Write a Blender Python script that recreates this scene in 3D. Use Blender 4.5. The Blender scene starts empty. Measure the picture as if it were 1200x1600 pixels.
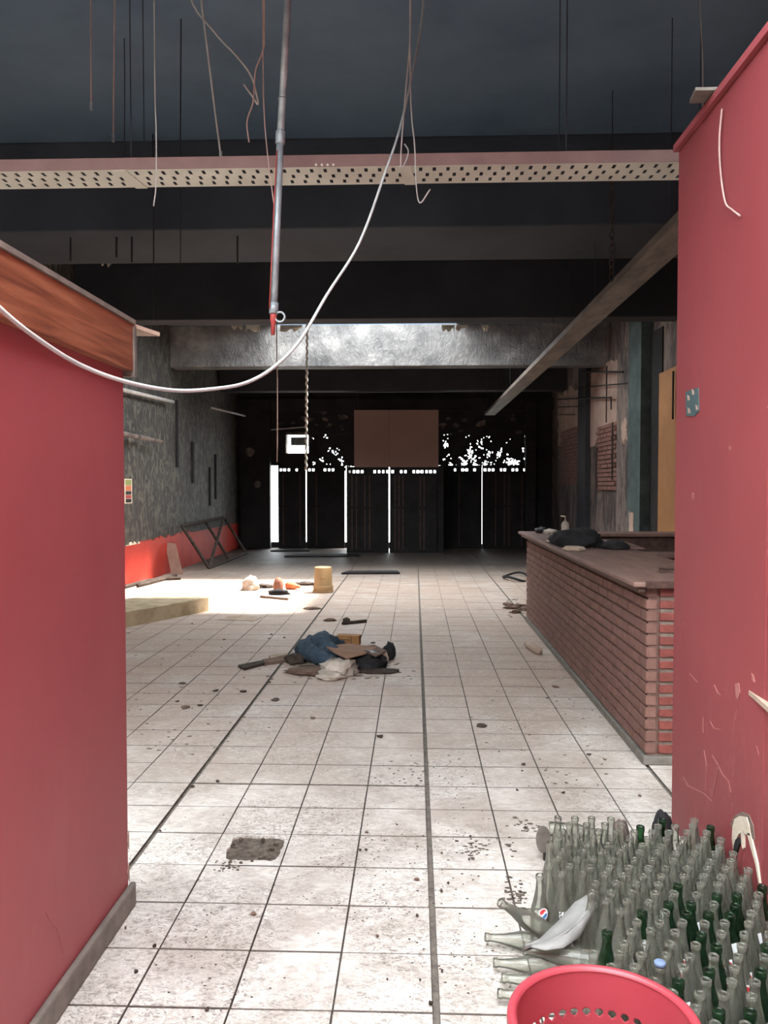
import bpy, bmesh, math, random
from mathutils import Vector, Matrix, Euler, noise
random.seed(7)
S = bpy.context.scene
C = S.collection

# ------------------------------------------------------------------ camera
F = 1290.0
CAM = Vector((0.0, 0.0, 1.519))
cd = bpy.data.cameras.new('camera'); cam = bpy.data.objects.new('camera', cd); C.objects.link(cam)
cd.sensor_fit = 'VERTICAL'; cd.sensor_height = 36.0; cd.lens = F / 1600.0 * 36.0
cd.clip_start = 0.05; cd.clip_end = 300
cam.location = CAM
cam.rotation_euler = (math.radians(90 - 1.82), 0, math.radians(2.13))
S.camera = cam
RM = Euler((math.radians(90 - 1.82), 0, math.radians(2.13))).to_matrix()

# ------------------------------------------------------------------ world, sun, exposure
W = bpy.data.worlds.new('world'); S.world = W; W.use_nodes = True
bg = W.node_tree.nodes['Background']
bg.inputs[0].default_value = (0.90, 0.97, 1.0, 1); bg.inputs[1].default_value = 6.4
sd = bpy.data.lights.new('sun', 'SUN'); sun = bpy.data.objects.new('sun', sd); C.objects.link(sun)
sd.energy = 9.0; sd.angle = math.radians(4.0); sd.color = (1.0, 0.93, 0.84)
sun.location = (8, 14, 18)
sun.rotation_euler = Vector((-0.45, -0.25, -1.0)).to_track_quat('-Z', 'Y').to_euler()
S.view_settings.view_transform = 'Standard'; S.view_settings.look = 'None'
S.view_settings.gamma = 1.0; S.view_settings.use_curve_mapping = False
S.view_settings.exposure = 1.2
S.cycles.max_bounces = 10; S.cycles.diffuse_bounces = 6; S.cycles.transparent_max_bounces = 40

def ray(x, y):
    return RM @ Vector(((x - 600) / F, -(y - 800) / F, -1.0))
def P(x, y, Y):                       # pixel of the photograph at depth Y -> world point
    d = ray(x, y); return CAM + d * (Y / d.y)
def G(x, y, z=0.0):                   # pixel of something standing at height z
    d = ray(x, y); return CAM + d * ((z - CAM.z) / d.z)
def PX(x, y, X):                      # pixel on the plane X = const
    d = ray(x, y); return CAM + d * (X / d.x)

# ------------------------------------------------------------------ materials
def rgb(r, g, b):
    f = lambda c: (c / 255 / 12.92) if c / 255 <= 0.04045 else ((c / 255 + 0.055) / 1.055) ** 2.4
    return (f(r), f(g), f(b), 1)
class NT:
    def __init__(s, name):
        s.m = bpy.data.materials.new(name); s.m.use_nodes = True
        s.t = s.m.node_tree; s.n = s.t.nodes; s.b = s.n['Principled BSDF']; s.out = s.n['Material Output']
    def add(s, typ, **kw):
        n = s.n.new(typ)
        for k, v in kw.items(): setattr(n, k, v)
        return n
    def link(s, a, b): s.t.links.new(a, b)
    def coord(s, scale=(1, 1, 1), obj=False, rot=(0, 0, 0), loc=(0, 0, 0)):
        mp = s.add('ShaderNodeMapping'); mp.inputs['Scale'].default_value = scale
        mp.inputs['Rotation'].default_value = rot; mp.inputs['Location'].default_value = loc
        if obj: s.link(s.add('ShaderNodeTexCoord').outputs['Object'], mp.inputs[0])
        else: s.link(s.add('ShaderNodeNewGeometry').outputs['Position'], mp.inputs[0])
        return mp.outputs[0]
    def noise(s, co, scale, detail=5, rough=0.6, dist=0.0):
        n = s.add('ShaderNodeTexNoise'); n.inputs['Scale'].default_value = scale
        n.inputs['Detail'].default_value = detail; n.inputs['Roughness'].default_value = rough
        n.inputs['Distortion'].default_value = dist; s.link(co, n.inputs['Vector']); return n.outputs['Fac']
    def ramp(s, fac, stops, interp='LINEAR'):
        r = s.add('ShaderNodeValToRGB'); r.color_ramp.interpolation = interp
        e = r.color_ramp.elements
        while len(e) < len(stops): e.new(0.5)
        for el, (p, c) in zip(e, stops): el.position = p; el.color = c if len(c) == 4 else (*c, 1)
        s.link(fac, r.inputs[0]); return r.outputs[0]
    def mask(s, fac, a, b):
        return s.ramp(fac, [(a, (0, 0, 0, 1)), (b, (1, 1, 1, 1))])
    def mix(s, fac, a, b):
        m = s.add('ShaderNodeMix', data_type='RGBA')
        for i, v in ((0, fac), (6, a), (7, b)):
            if isinstance(v, (int, float)): m.inputs[i].default_value = v
            elif isinstance(v, tuple): m.inputs[i].default_value = v
            else: s.link(v, m.inputs[i])
        return m.outputs[2]
    def math(s, op, a, b=0.0):
        m = s.add('ShaderNodeMath', operation=op)
        for i, v in ((0, a), (1, b)):
            if isinstance(v, (int, float)): m.inputs[i].default_value = v
            else: s.link(v, m.inputs[i])
        return m.outputs[0]
    def sep(s, co):
        n = s.add('ShaderNodeSeparateXYZ'); s.link(co, n.inputs[0]); return n.outputs
    def bump(s, h, strength=0.3, dist=0.01):
        b = s.add('ShaderNodeBump'); b.inputs['Strength'].default_value = strength
        b.inputs['Distance'].default_value = dist; s.link(h, b.inputs['Height']); s.link(b.outputs[0], s.b.inputs['Normal'])
    def col(s, c): s.link(c, s.b.inputs['Base Color'])
    def rough(s, r): s.b.inputs['Roughness'].default_value = r
MT = {}
def simple(name, c1, c2, scale=6, rough=0.8, bump=0.2, metal=0.0, stretch=(1, 1, 1), obj=False, spec=0.3):
    t = NT(name); co = t.coord(stretch, obj); n = t.noise(co, scale)
    t.col(t.ramp(n, [(0.3, c1), (0.7, c2)])); t.rough(rough); t.b.inputs['Metallic'].default_value = metal
    t.b.inputs['Specular IOR Level'].default_value = spec
    if bump: t.bump(t.noise(co, scale * 6, 4), bump, 0.006)
    MT[name] = t.m; return t.m

# floor tile: off-white ceramic under smeared dirt
t = NT('tile'); co = t.coord()
t_st = t.coord((1.0, 1.5, 1.0), rot=(0, 0, 0.3))
n1 = t.noise(co, 1.1, 5, 0.65, 0.4); n2 = t.noise(t_st, 9, 9, 0.78, 1.6); n3 = t.noise(t_st, 42, 6, 0.75, 1.4)
n4 = t.noise(t.coord((1, 1, 1), loc=(5, 3, 0)), 1.7, 6, 0.65, 0.6)
base = t.ramp(n2, [(0.34, rgb(178, 172, 164)), (0.48, rgb(214, 211, 204)), (0.60, rgb(234, 232, 226))])
base = t.mix(t.math('MULTIPLY', t.mask(n4, 0.42, 0.60), 0.6), base, rgb(150, 140, 130))
sp = t.math('MULTIPLY', t.mask(n3, 0.50, 0.58), t.mask(n1, 0.43, 0.55))
base = t.mix(t.math('MULTIPLY', sp, 0.8), base, rgb(112, 104, 96))
sw = t.math('SUBTRACT', 1.0, t.math('MULTIPLY', t.math('ABSOLUTE', t.math('SUBTRACT', t.noise(t_st, 5, 4, 0.5, 3.0), 0.5)), 40.0))
gy = t.sep(co)[1]; mr = t.add('ShaderNodeMapRange'); t.link(gy, mr.inputs[0])
mr.inputs[1].default_value = 2.4; mr.inputs[2].default_value = 6.4  # dirt thickens with depth, also painting in the fall-off of light
base = t.mix(t.math('MULTIPLY', t.math('MULTIPLY', mr.outputs[0], t.mask(t.noise(co, 1.3, 6, 0.7), 0.08, 0.50)), 0.85), base, rgb(172, 146, 130))
base = t.mix(t.math('MULTIPLY', t.math('MAXIMUM', sw, 0.0), 0.35), base, rgb(228, 224, 216))
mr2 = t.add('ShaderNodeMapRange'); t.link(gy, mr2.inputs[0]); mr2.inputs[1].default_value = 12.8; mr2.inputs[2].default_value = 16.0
base = t.mix(t.math('MULTIPLY', t.math('MULTIPLY', mr2.outputs[0], t.mask(t.noise(co, 0.9, 6, 0.7), 0.1, 0.42)), 0.92), base, rgb(62, 55, 51))   # mostly the dimness near the gates painted into the tiles, broken up like soot
t.b.inputs['Specular IOR Level'].default_value = 0.25
t.col(base); t.link(t.math('ADD', t.math('MULTIPLY', n2, 0.35), 0.42), t.b.inputs['Roughness'])
t.bump(n3, 0.08, 0.002); MT['tile'] = t.m
simple('grout', rgb(90, 83, 77), rgb(128, 119, 110), 30, 0.95, 0.5)
simple('mortar_bed', rgb(70, 60, 52), rgb(124, 114, 104), 45, 0.95, 0.8)
# red painted partition
def redwall(name, base1, base2, sc_amt, zlow):
    t = NT(name); co = t.coord(); n = t.noise(co, 1.3, 5)
    c = t.ramp(n, [(0.3, base1), (0.7, base2)])
    strk = t.noise(t.coord((9, 9, 1.6), rot=(0.25, 0, 0)), 2.2, 5, 0.6, 1.6)
    thin = t.math('SUBTRACT', 1.0, t.math('MULTIPLY', t.math('ABSOLUTE', t.math('SUBTRACT', strk, 0.5)), 55.0))
    area = t.mask(t.noise(co, 2.3, 4), 0.52, 0.66)
    z = t.sep(co)[2]; mr = t.add('ShaderNodeMapRange'); t.link(z, mr.inputs[0])
    mr.inputs[1].default_value = zlow; mr.inputs[2].default_value = zlow * 0.4; mr.inputs[3].default_value = 0.12; mr.inputs[4].default_value = 1.0
    k = t.math('MULTIPLY', t.math('MULTIPLY', t.math('MAXIMUM', thin, 0.0), area), mr.outputs[0])
    c = t.mix(t.math('MULTIPLY', k, sc_amt), c, rgb(190, 128, 120))
    sm = t.mask(t.noise(t.coord((4, 4, 0.9)), 1.5, 6), 0.55, 0.75)
    c = t.mix(t.math('MULTIPLY', sm, t.math('MULTIPLY', mr.outputs[0], 0.35)), c, rgb(160, 96, 92))
    t.col(c); t.rough(0.55); t.bump(t.noise(co, 25, 4), 0.1, 0.004); MT[name] = t.m
redwall('red_paint', rgb(144, 66, 72), rgb(156, 76, 80), 0.28, 1.2)
redwall('red_paint_scratched', rgb(128, 54, 58), rgb(142, 62, 66), 0.9, 1.0)
# sooty surfaces
simple('soot_ceiling_beam', rgb(46, 50, 57), rgb(62, 67, 74), 1.2, 0.75, 0.15)
simple('soot_ceiling', rgb(78, 95, 112), rgb(98, 115, 131), 1.1, 0.75, 0.15)  # blue-grey lift is veiling haze painted into the soot colour
simple('soot_beam', rgb(38, 38, 42), rgb(54, 54, 58), 1.5, 0.7, 0.25)
simple('soot_black', rgb(28, 27, 28), rgb(44, 42, 43), 2.5, 0.8, 0.3)
t = NT('soot_gloss'); co = t.coord()
n = t.noise(co, 2.2, 6); t.col(t.ramp(n, [(0.3, rgb(66, 64, 64)), (0.55, rgb(110, 106, 104)), (0.75, rgb(156, 152, 146))]))
t.rough(0.38); t.bump(t.noise(t.coord((1, 1, 0.6)), 9, 6, 0.7, 1.5), 0.8, 0.05); MT['soot_gloss'] = t.m
t = NT('peeling_wall'); co = t.coord((1, 1, 0.6))
n = t.noise(co, 5, 7, 0.65, 2.2); big = t.noise(co, 0.6, 3)
c = t.ramp(n, [(0.35, rgb(36, 33, 30)), (0.50, rgb(58, 53, 48)), (0.58, rgb(104, 96, 86)), (0.68, rgb(48, 44, 41))])
c = t.mix(t.math('MULTIPLY', t.mask(big, 0.5, 0.65), 0.7), c, rgb(46, 44, 43))
t.col(c); t.rough(0.6); t.bump(n, 0.9, 0.06); MT['peeling_wall'] = t.m
t = NT('burnt_plaster'); co = t.coord((1, 1, 0.35))
n = t.noise(co, 2.6, 7, 0.68, 1.0); n2 = t.noise(t.coord((1, 1, 0.5)), 7, 6)
c = t.ramp(n, [(0.34, rgb(38, 34, 33)), (0.46, rgb(80, 70, 66)), (0.56, rgb(122, 106, 98)), (0.66, rgb(70, 62, 60)), (0.76, rgb(150, 132, 120))])
c = t.mix(t.mask(n2, 0.55, 0.7), c, rgb(40, 37, 37)); t.col(c); t.rough(0.8); t.bump(n2, 0.6, 0.03); MT['burnt_plaster'] = t.m
simple('scratch_pink', rgb(150, 92, 88), rgb(168, 112, 106), 9, 0.8, 0.1)
simple('bare_plaster', rgb(150, 124, 112), rgb(182, 156, 142), 3, 0.85, 0.3)
simple('teal_paint', rgb(50, 62, 62), rgb(84, 96, 94), 4, 0.6, 0.3)
simple('orange_paint', rgb(150, 104, 66), rgb(170, 124, 84), 2, 0.6, 0.15)
simple('red_dado', rgb(150, 38, 32), rgb(186, 66, 52), 1.2, 0.5, 0.15)
simple('grey_skirting', rgb(98, 92, 86), rgb(130, 124, 116), 12, 0.6, 0.2)
t = NT('header_wood'); co = t.coord((14, 0.8, 14)); n = t.noise(co, 2.4, 6, 0.6, 0.8)
t.col(t.ramp(n, [(0.3, rgb(98, 54, 40)), (0.5, rgb(138, 84, 60)), (0.72, rgb(162, 108, 80))])); t.rough(0.42); t.bump(n, 0.15, 0.004); MT['header_wood'] = t.m
simple('dark_wood', rgb(58, 40, 36), rgb(96, 70, 62), 6, 0.5, 0.2, stretch=(3, 0.6, 3))
simple('counter_wood', rgb(112, 84, 76), rgb(142, 112, 102), 4, 0.55, 0.15, stretch=(3, 0.7, 3))
simple('pale_board', rgb(150, 128, 112), rgb(190, 168, 150), 6, 0.8, 0.1)
t = NT('brick'); co = t.coord(); n = t.noise(co, 18, 5); oi = t.add('ShaderNodeObjectInfo')
c = t.ramp(n, [(0.3, rgb(112, 76, 67)), (0.7, rgb(138, 100, 89))])
c = t.mix(t.math('MULTIPLY', oi.outputs['Random'], 0.5), c, rgb(108, 78, 70))
t.col(c); t.rough(0.85); t.bump(n, 0.4, 0.006); MT['brick'] = t.m
t = NT('brick_end'); co = t.coord(); n = t.noise(co, 22, 5); oi = t.add('ShaderNodeObjectInfo')
c = t.ramp(n, [(0.3, rgb(116, 54, 48)), (0.7, rgb(142, 74, 66))])
c = t.mix(t.math('MULTIPLY', oi.outputs['Random'], 0.5), c, rgb(110, 62, 56))
t.col(c); t.rough(0.85); t.bump(n, 0.5, 0.008); MT['brick_end'] = t.m
simple('brick_mortar', rgb(96, 72, 65), rgb(116, 90, 82), 20, 0.95, 0.5)
simple('grey_mortar', rgb(112, 96, 88), rgb(136, 120, 110), 25, 0.95, 0.8)
simple('steel_grey', rgb(128, 135, 140), rgb(170, 176, 180), 14, 0.45, 0.1, 0.3)
simple('tray_steel', rgb(190, 184, 170), rgb(212, 206, 192), 3, 0.55, 0.1)
simple('tray_rust', rgb(118, 92, 90), rgb(134, 106, 102), 5, 0.7, 0.2)
simple('duct_face', rgb(82, 74, 69), rgb(134, 122, 112), 5, 0.45, 0.25, stretch=(2, 0.6, 2))
simple('cable_white', rgb(150, 154, 154), rgb(178, 180, 178), 8, 0.4, 0)
simple('cable_grey', rgb(160, 156, 152), rgb(196, 190, 186), 8, 0.6, 0)
simple('cable_dark', rgb(26, 26, 28), rgb(48, 46, 46), 8, 0.7, 0)
simple('cable_pink', rgb(160, 132, 126), rgb(190, 160, 152), 8, 0.6, 0)
simple('rope', rgb(176, 168, 158), rgb(214, 206, 196), 20, 0.9, 0.3)
simple('red_plastic_valve', rgb(146, 50, 48), rgb(162, 66, 62), 8, 0.5, 0.05)
simple('bin_plastic', rgb(162, 60, 70), rgb(172, 68, 78), 3, 0.38, 0.05, spec=0.5)
simple('denim', rgb(44, 58, 72), rgb(78, 94, 108), 14, 0.95, 0.6)
simple('cardboard', rgb(132, 98, 80), rgb(158, 122, 100), 6, 0.9, 0.15)
simple('brown_panel', rgb(150, 120, 110), rgb(162, 132, 120), 0.8, 0.85, 0.05)
simple('orange_wood', rgb(128, 86, 52), rgb(160, 116, 74), 12, 0.7, 0.2)
simple('white_cloth', rgb(170, 156, 142), rgb(214, 202, 190), 10, 0.95, 0.5)
simple('black_cloth', rgb(20, 20, 22), rgb(44, 42, 44), 10, 0.9, 0.5)
simple('tan_plastic', rgb(170, 136, 96), rgb(194, 162, 120), 5, 0.5, 0.05)
simple('grey_sheet', rgb(122, 122, 120), rgb(160, 160, 156), 7, 0.6, 0.25)
simple('debris_dark', rgb(44, 36, 32), rgb(84, 72, 64), 15, 0.9, 0.3)
simple('crumb_dirt', rgb(78, 70, 63), rgb(122, 112, 102), 30, 0.95, 0.2)
simple('debris_brown', rgb(92, 72, 61), rgb(128, 104, 90), 15, 0.9, 0.3)
simple('plaster_white', rgb(196, 184, 164), rgb(222, 212, 192), 12, 0.9, 0.5)
simple('slab_stone', rgb(160, 140, 112), rgb(200, 182, 152), 5, 0.85, 0.4)
simple('pavement', rgb(190, 188, 182), rgb(214, 212, 206), 3, 0.9, 0.1)
simple('orange_plastic', rgb(196, 104, 66), rgb(222, 140, 96), 6, 0.5, 0.05)
simple('sticker_teal', rgb(58, 80, 84), rgb(82, 98, 98), 14, 0.6, 0.1)
simple('print_red', rgb(206, 54, 58), rgb(214, 66, 68), 5, 0.5, 0)
simple('print_white', rgb(232, 236, 238), rgb(244, 246, 246), 5, 0.5, 0)
simple('print_blue', rgb(60, 110, 168), rgb(84, 136, 190), 5, 0.5, 0)
simple('cap_blue', rgb(104, 124, 154), rgb(122, 140, 168), 5, 0.5, 0)
simple('poster_green', rgb(128, 138, 84), rgb(150, 150, 96), 5, 0.7, 0)
simple('poster_orange', rgb(186, 106, 70), rgb(196, 120, 84), 5, 0.7, 0)
simple('poster_red', rgb(150, 62, 62), rgb(166, 76, 72), 5, 0.7, 0)
simple('ball_brown', rgb(120, 78, 62), rgb(160, 112, 92), 9, 0.7, 0.2)

def glass(name, tint, body, dens):
    t = NT(name); t.n.remove(t.b)
    tr = t.add('ShaderNodeBsdfTransparent'); tr.inputs[0].default_value = tint
    df = t.add('ShaderNodeBsdfDiffuse'); df.inputs[0].default_value = body
    tl = t.add('ShaderNodeBsdfTranslucent'); tl.inputs[0].default_value = body
    gl = t.add('ShaderNodeBsdfGlossy'); gl.inputs['Roughness'].default_value = 0.12
    m1 = t.add('ShaderNodeMixShader'); m1.inputs[0].default_value = 0.5
    t.link(df.outputs[0], m1.inputs[1]); t.link(tl.outputs[0], m1.inputs[2])
    lw = t.add('ShaderNodeLayerWeight'); lw.inputs['Blend'].default_value = 0.35
    n = t.noise(t.coord((1, 1, 0.5)), 26, 5)
    dust = t.math('ADD', t.math('MULTIPLY', n, dens), t.math('MULTIPLY', lw.outputs['Facing'], dens * 0.9))
    m2 = t.add('ShaderNodeMixShader'); t.link(dust, m2.inputs[0])
    t.link(tr.outputs[0], m2.inputs[1]); t.link(m1.outputs[0], m2.inputs[2])
    fr = t.add('ShaderNodeFresnel'); fr.inputs[0].default_value = 1.45
    m3 = t.add('ShaderNodeMixShader'); t.link(fr.outputs[0], m3.inputs[0])
    t.link(m2.outputs[0], m3.inputs[1]); t.link(gl.outputs[0], m3.inputs[2])
    t.link(m3.outputs[0], t.out.inputs[0]); MT[name] = t.m
glass('clear_glass', (0.95, 0.965, 0.94, 1), rgb(176, 177, 162), 0.50)
glass('green_glass', (0.26, 0.48, 0.30, 1), rgb(46, 78, 54), 0.6)

# ------------------------------------------------------------------ geometry helpers
class MB:
    def __init__(s): s.v = []; s.f = []; s.mi = []
    def box(s, x0, x1, y0, y1, z0, z1, mi=0):
        b = len(s.v)
        s.v += [(x0, y0, z0), (x1, y0, z0), (x1, y1, z0), (x0, y1, z0), (x0, y0, z1), (x1, y0, z1), (x1, y1, z1), (x0, y1, z1)]
        for f in ((0, 3, 2, 1), (4, 5, 6, 7), (0, 1, 5, 4), (1, 2, 6, 5), (2, 3, 7, 6), (3, 0, 4, 7)):
            s.f.append(tuple(b + i for i in f)); s.mi.append(mi)
        return s
    def tube(s, pts, r, seg=8, caps=True):
        pts = [Vector(p) for p in pts]; n = len(pts); b = len(s.v)
        rs = r if isinstance(r, (list, tuple)) else [r] * n
        up = None
        for i, p in enumerate(pts):
            d = (pts[min(i + 1, n - 1)] - pts[max(i - 1, 0)]).normalized()
            if up is None:
                up = Vector((0, 0, 1)) if abs(d.z) < 0.9 else Vector((1, 0, 0))
            a = d.cross(up).normalized(); up = a.cross(d).normalized()
            for k in range(seg):
                t = 2 * math.pi * k / seg
                s.v.append(tuple(p + (a * math.cos(t) + up * math.sin(t)) * rs[i]))
        for i in range(n - 1):
            for k in range(seg):
                k2 = (k + 1) % seg
                s.f.append((b + i * seg + k, b + i * seg + k2, b + (i + 1) * seg + k2, b + (i + 1) * seg + k)); s.mi.append(0)
        if caps:
            s.f.append(tuple(b + k for k in range(seg))[::-1]); s.mi.append(0)
            s.f.append(tuple(b + (n - 1) * seg + k for k in range(seg))); s.mi.append(0)
        return s
    def lathe(s, prof, seg=16, c=(0, 0, 0)):
        b = len(s.v)
        for (r, z) in prof:
            for k in range(seg):
                t = 2 * math.pi * k / seg; s.v.append((c[0] + r * math.cos(t), c[1] + r * math.sin(t), c[2] + z))
        for i in range(len(prof) - 1):
            for k in range(seg):
                k2 = (k + 1) % seg
                s.f.append((b + i * seg + k, b + i * seg + k2, b + (i + 1) * seg + k2, b + (i + 1) * seg + k)); s.mi.append(0)
        return s
    def poly(s, pts, thick, nrm):
        """a plate: polygon pts extruded by thick along nrm"""
        b = len(s.v); n = len(pts); nv = Vector(nrm).normalized() * thick
        s.v += [tuple(Vector(p)) for p in pts] + [tuple(Vector(p) + nv) for p in pts]
        s.f.append(tuple(b + i for i in range(n))[::-1]); s.f.append(tuple(b + n + i for i in range(n)))
        s.mi += [0, 0]
        for i in range(n):
            j = (i + 1) % n; s.f.append((b + i, b + j, b + n + j, b + n + i)); s.mi.append(0)
        return s
    def mesh(s, name, mats, smooth=False):
        me = bpy.data.meshes.new(name); me.from_pydata(s.v, [], s.f)
        if not isinstance(mats, (list, tuple)): mats = [mats]
        for m in mats: me.materials.append(MT[m])
        if len(mats) > 1:
            for p, i in zip(me.polygons, s.mi): p.material_index = i
        bm = bmesh.new(); bm.from_mesh(me); bmesh.ops.recalc_face_normals(bm, faces=bm.faces); bm.to_mesh(me); bm.free()
        if smooth:
            for p in me.polygons: p.use_smooth = True
        return me
    def build(s, name, mats, parent=None, smooth=False, bevel=0.0):
        o = bpy.data.objects.new(name, s.mesh(name, mats, smooth)); C.objects.link(o)
        if parent: o.parent = parent
        if bevel:
            m = o.modifiers.new('bevel', 'BEVEL'); m.width = bevel; m.segments = 2; m.limit_method = 'ANGLE'
        return o
def tag(o, label=None, cat=None, group=None, kind=None):
    if label: o['label'] = label
    if cat: o['category'] = cat
    if group: o['group'] = group
    if kind: o['kind'] = kind
    return o
def struct(name, mb, mat, label, parent=None, **kw):
    o = mb.build(name, mat, parent, **kw)
    if not parent: tag(o, label, name.split('_')[0], kind='structure')
    return o
def empty(name, loc=(0, 0, 0), label=None, cat=None, group=None, rz=0, kind=None):
    o = bpy.data.objects.new(name, None); C.objects.link(o); o.location = loc; o.rotation_euler = (0, 0, rz)
    o.empty_display_size = 0.1
    return tag(o, label, cat, group, kind)
def crom(pts, n=8):
    pts = [Vector(p) for p in pts]; q = [pts[0] * 2 - pts[1]] + pts + [pts[-1] * 2 - pts[-2]]; out = []
    for i in range(1, len(q) - 2):
        a, b, c, d = q[i - 1], q[i], q[i + 1], q[i + 2]
        for k in range(n):
            t = k / n
            out.append(0.5 * ((2 * b) + (c - a) * t + (2 * a - 5 * b + 4 * c - d) * t * t + (3 * b - a - 3 * c + d) * t ** 3))
    out.append(pts[-1]); return out
def lump(name, mat, loc, size, parent=None, amp=0.3, freq=2.0, seed=0, rz=0, sub=3, flat=True):
    """crumpled soft thing: a blob with folds, resting on its base"""
    bm = bmesh.new(); bmesh.ops.create_icosphere(bm, subdivisions=sub, radius=1.0)
    for v in bm.verts:
        p = v.co.copy(); o = Vector((seed * 3.1, seed * 1.7, seed * 0.9))
        k = 1 + amp * noise.noise(p * freq + o) + amp * 0.5 * noise.noise(p * freq * 2.3 + o) + amp * .5 * (abs(noise.noise(p * freq * 1.4 - o)) - .3)
        q = p * k
        if flat: q.z = max(q.z, -0.45)
        v.co = Vector((q.x * size[0] / 2, q.y * size[1] / 2, (q.z + (0.45 if flat else 0)) * size[2] / 1.45))
    me = bpy.data.meshes.new(name); bm.to_mesh(me); bm.free(); me.materials.append(MT[mat])
    for p in me.polygons: p.use_smooth = True
    o = bpy.data.objects.new(name, me); C.objects.link(o); o.location = loc; o.rotation_euler = (0, 0, rz)
    if parent: o.parent = parent
    return o

# ------------------------------------------------------------------ dimensions of the place
ZC, ZB = 4.32, 3.60                    # ceiling, underside of beams
XL, XR, YB = -4.3, 3.3, 20.0           # side walls, street wall
YR = 2.5                               # the roof starts here; in front of it is open to the sky
BEAMS = [(2.5, 2.9), (6.72, 7.72), (10.35, 10.68), (14.42, 14.8), (18.1, 18.5)]
SKY = (-2.45, 0.72, 10.68, 14.42)      # skylight opening in the ceiling

# ------------------------------------------------------------------ floor with its tiles
m = MB(); m.box(XL - .2, XR + .2, -6, YB + .3, -0.2, -0.012)
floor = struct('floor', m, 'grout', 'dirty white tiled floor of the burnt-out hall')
m = MB(); m.box(-40, 40, -50, 60, -0.5, -0.201); struct('floor_street', m, 'pavement', 'pale street pavement beyond the gates')
T = 0.30; X0 = 0.064; Y0 = 4.135
def tile_mesh():
    m = MB(); e = 0.006; h = .5
    for z, i in ((-0.012, 0), (-0.0015, 0), (0.0, e)):
        m.v += [(-h + i, -h + i, z), (h - i, -h + i, z), (h - i, h - i, z), (-h + i, h - i, z)]
    for r in range(2):
        for k in range(4):
            k2 = (k + 1) % 4; m.f.append((r * 4 + k, r * 4 + k2, r * 4 + 4 + k2, r * 4 + 4 + k)); m.mi.append(1)
    m.f.append((8, 9, 10, 11)); m.mi.append(0)
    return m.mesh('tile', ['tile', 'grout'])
tm = tile_mesh()
wideX = {0, -4, 4}
hole = (-3, -3)                        # column, row of the broken tile
cells = []
for k in range(-15, 12):
    for j in range(-28, 54):
        gl = .010 if k in wideX else .0018; gr = .010 if (k + 1) in wideX else .0018
        x0 = max(X0 + k * T + gl, XL); x1 = min(X0 + (k + 1) * T - gr, XR)
        wide = -4 <= k < 0
        gb = .009 if (j == 0 and wide) else random.choice([.0020, .0026, .0036]); gt = .009 if (j + 1 == 0 and wide) else .0022
        y0 = max(Y0 + j * T + gb, -4.2); y1 = min(Y0 + (j + 1) * T - gt, YB)
        if x1 - x0 < .03 or y1 - y0 < .03: continue
        cells.append((k, j, x0, x1, y0, y1))
def seen(c):
    xm, ym = (c[2] + c[3]) / 2, (c[4] + c[5]) / 2
    if ym < 2.15: return False
    px = 648 + xm / ym * F
    if px < -20 or px > 1200: return False
    if ym > 2.9 and px < 170: return False
    if ym < 2.9 and xm < -1.1: return False
    if ym > 3.7 and px > 1060: return False
    if xm > 1.2 and ym < 3.7: return False
    if xm > 1.3 and 4.4 < ym < 9.4: return False
    return True
vis = sorted([c for c in cells if seen(c)], key=lambda c: c[4])[:300]
vs = set((c[0], c[1]) for c in vis)
rest = MB()
for c in cells:
    k, j, x0, x1, y0, y1 = c
    if (k, j) == hole: continue
    if (k, j) in vs:
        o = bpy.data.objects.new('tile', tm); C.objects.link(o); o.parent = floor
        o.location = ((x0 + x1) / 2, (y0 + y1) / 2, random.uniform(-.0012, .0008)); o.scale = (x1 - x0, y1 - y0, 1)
        o.rotation_euler = (random.uniform(-.002, .002), random.uniform(-.002, .002), random.uniform(-.004, .004))
    else:
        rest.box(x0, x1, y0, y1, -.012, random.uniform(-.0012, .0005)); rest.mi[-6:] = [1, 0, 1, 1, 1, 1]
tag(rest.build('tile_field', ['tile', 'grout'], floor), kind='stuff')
# broken tile with a ragged hole down to the mortar
hx0, hx1 = X0 - 3 * T + .0022, X0 - 2 * T - .0022; hy0, hy1 = Y0 - 3 * T + .0022, Y0 - 2 * T - .0022
outer = []; N = 40
for i in range(N):
    a = 2 * math.pi * i / N; c, s_ = math.cos(a), math.sin(a); q = 1 / max(abs(c), abs(s_))
    outer.append(((hx0 + hx1) / 2 + c * q * (hx1 - hx0) / 2, (hy0 + hy1) / 2 + s_ * q * (hy1 - hy0) / 2))
inner = []
for i in range(N):
    a = 2 * math.pi * i / N; c, s_ = math.cos(a), math.sin(a); q = min(1 / max(abs(c), abs(s_)), 1.28)
    rr = 1 + .10 * noise.noise(Vector((c * 3, s_ * 3, 4)))
    inner.append(((hx0 + hx1) / 2 + .02 + c * q * .112 * rr, (hy0 + hy1) / 2 + .012 + s_ * q * .115 * rr))
m = MB()
for i in range(N):
    m.v += [(outer[i][0], outer[i][1], 0), (inner[i][0], inner[i][1], 0), (inner[i][0], inner[i][1], -.012)]
for i in range(N):
    j = (i + 1) % N
    m.f += [(3 * i, 3 * j, 3 * j + 1, 3 * i + 1), (3 * i + 1, 3 * j + 1, 3 * j + 2, 3 * i + 2)]; m.mi += [0, 0]
tag(m.build('broken_tile', 'tile', floor), 'floor tile with a ragged hole down to the mortar')
m = MB(); cxh, cyh = (hx0 + hx1) / 2 + .02, (hy0 + hy1) / 2 + .012
gn = 14
for a in range(gn + 1):
    for b in range(gn + 1):
        x, y = hx0 + (hx1 - hx0) * a / gn, hy0 + (hy1 - hy0) * b / gn
        m.v.append((x, y, -.0115 + .006 * max(0, noise.noise(Vector((x * 40, y * 40, 1))))))
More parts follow.
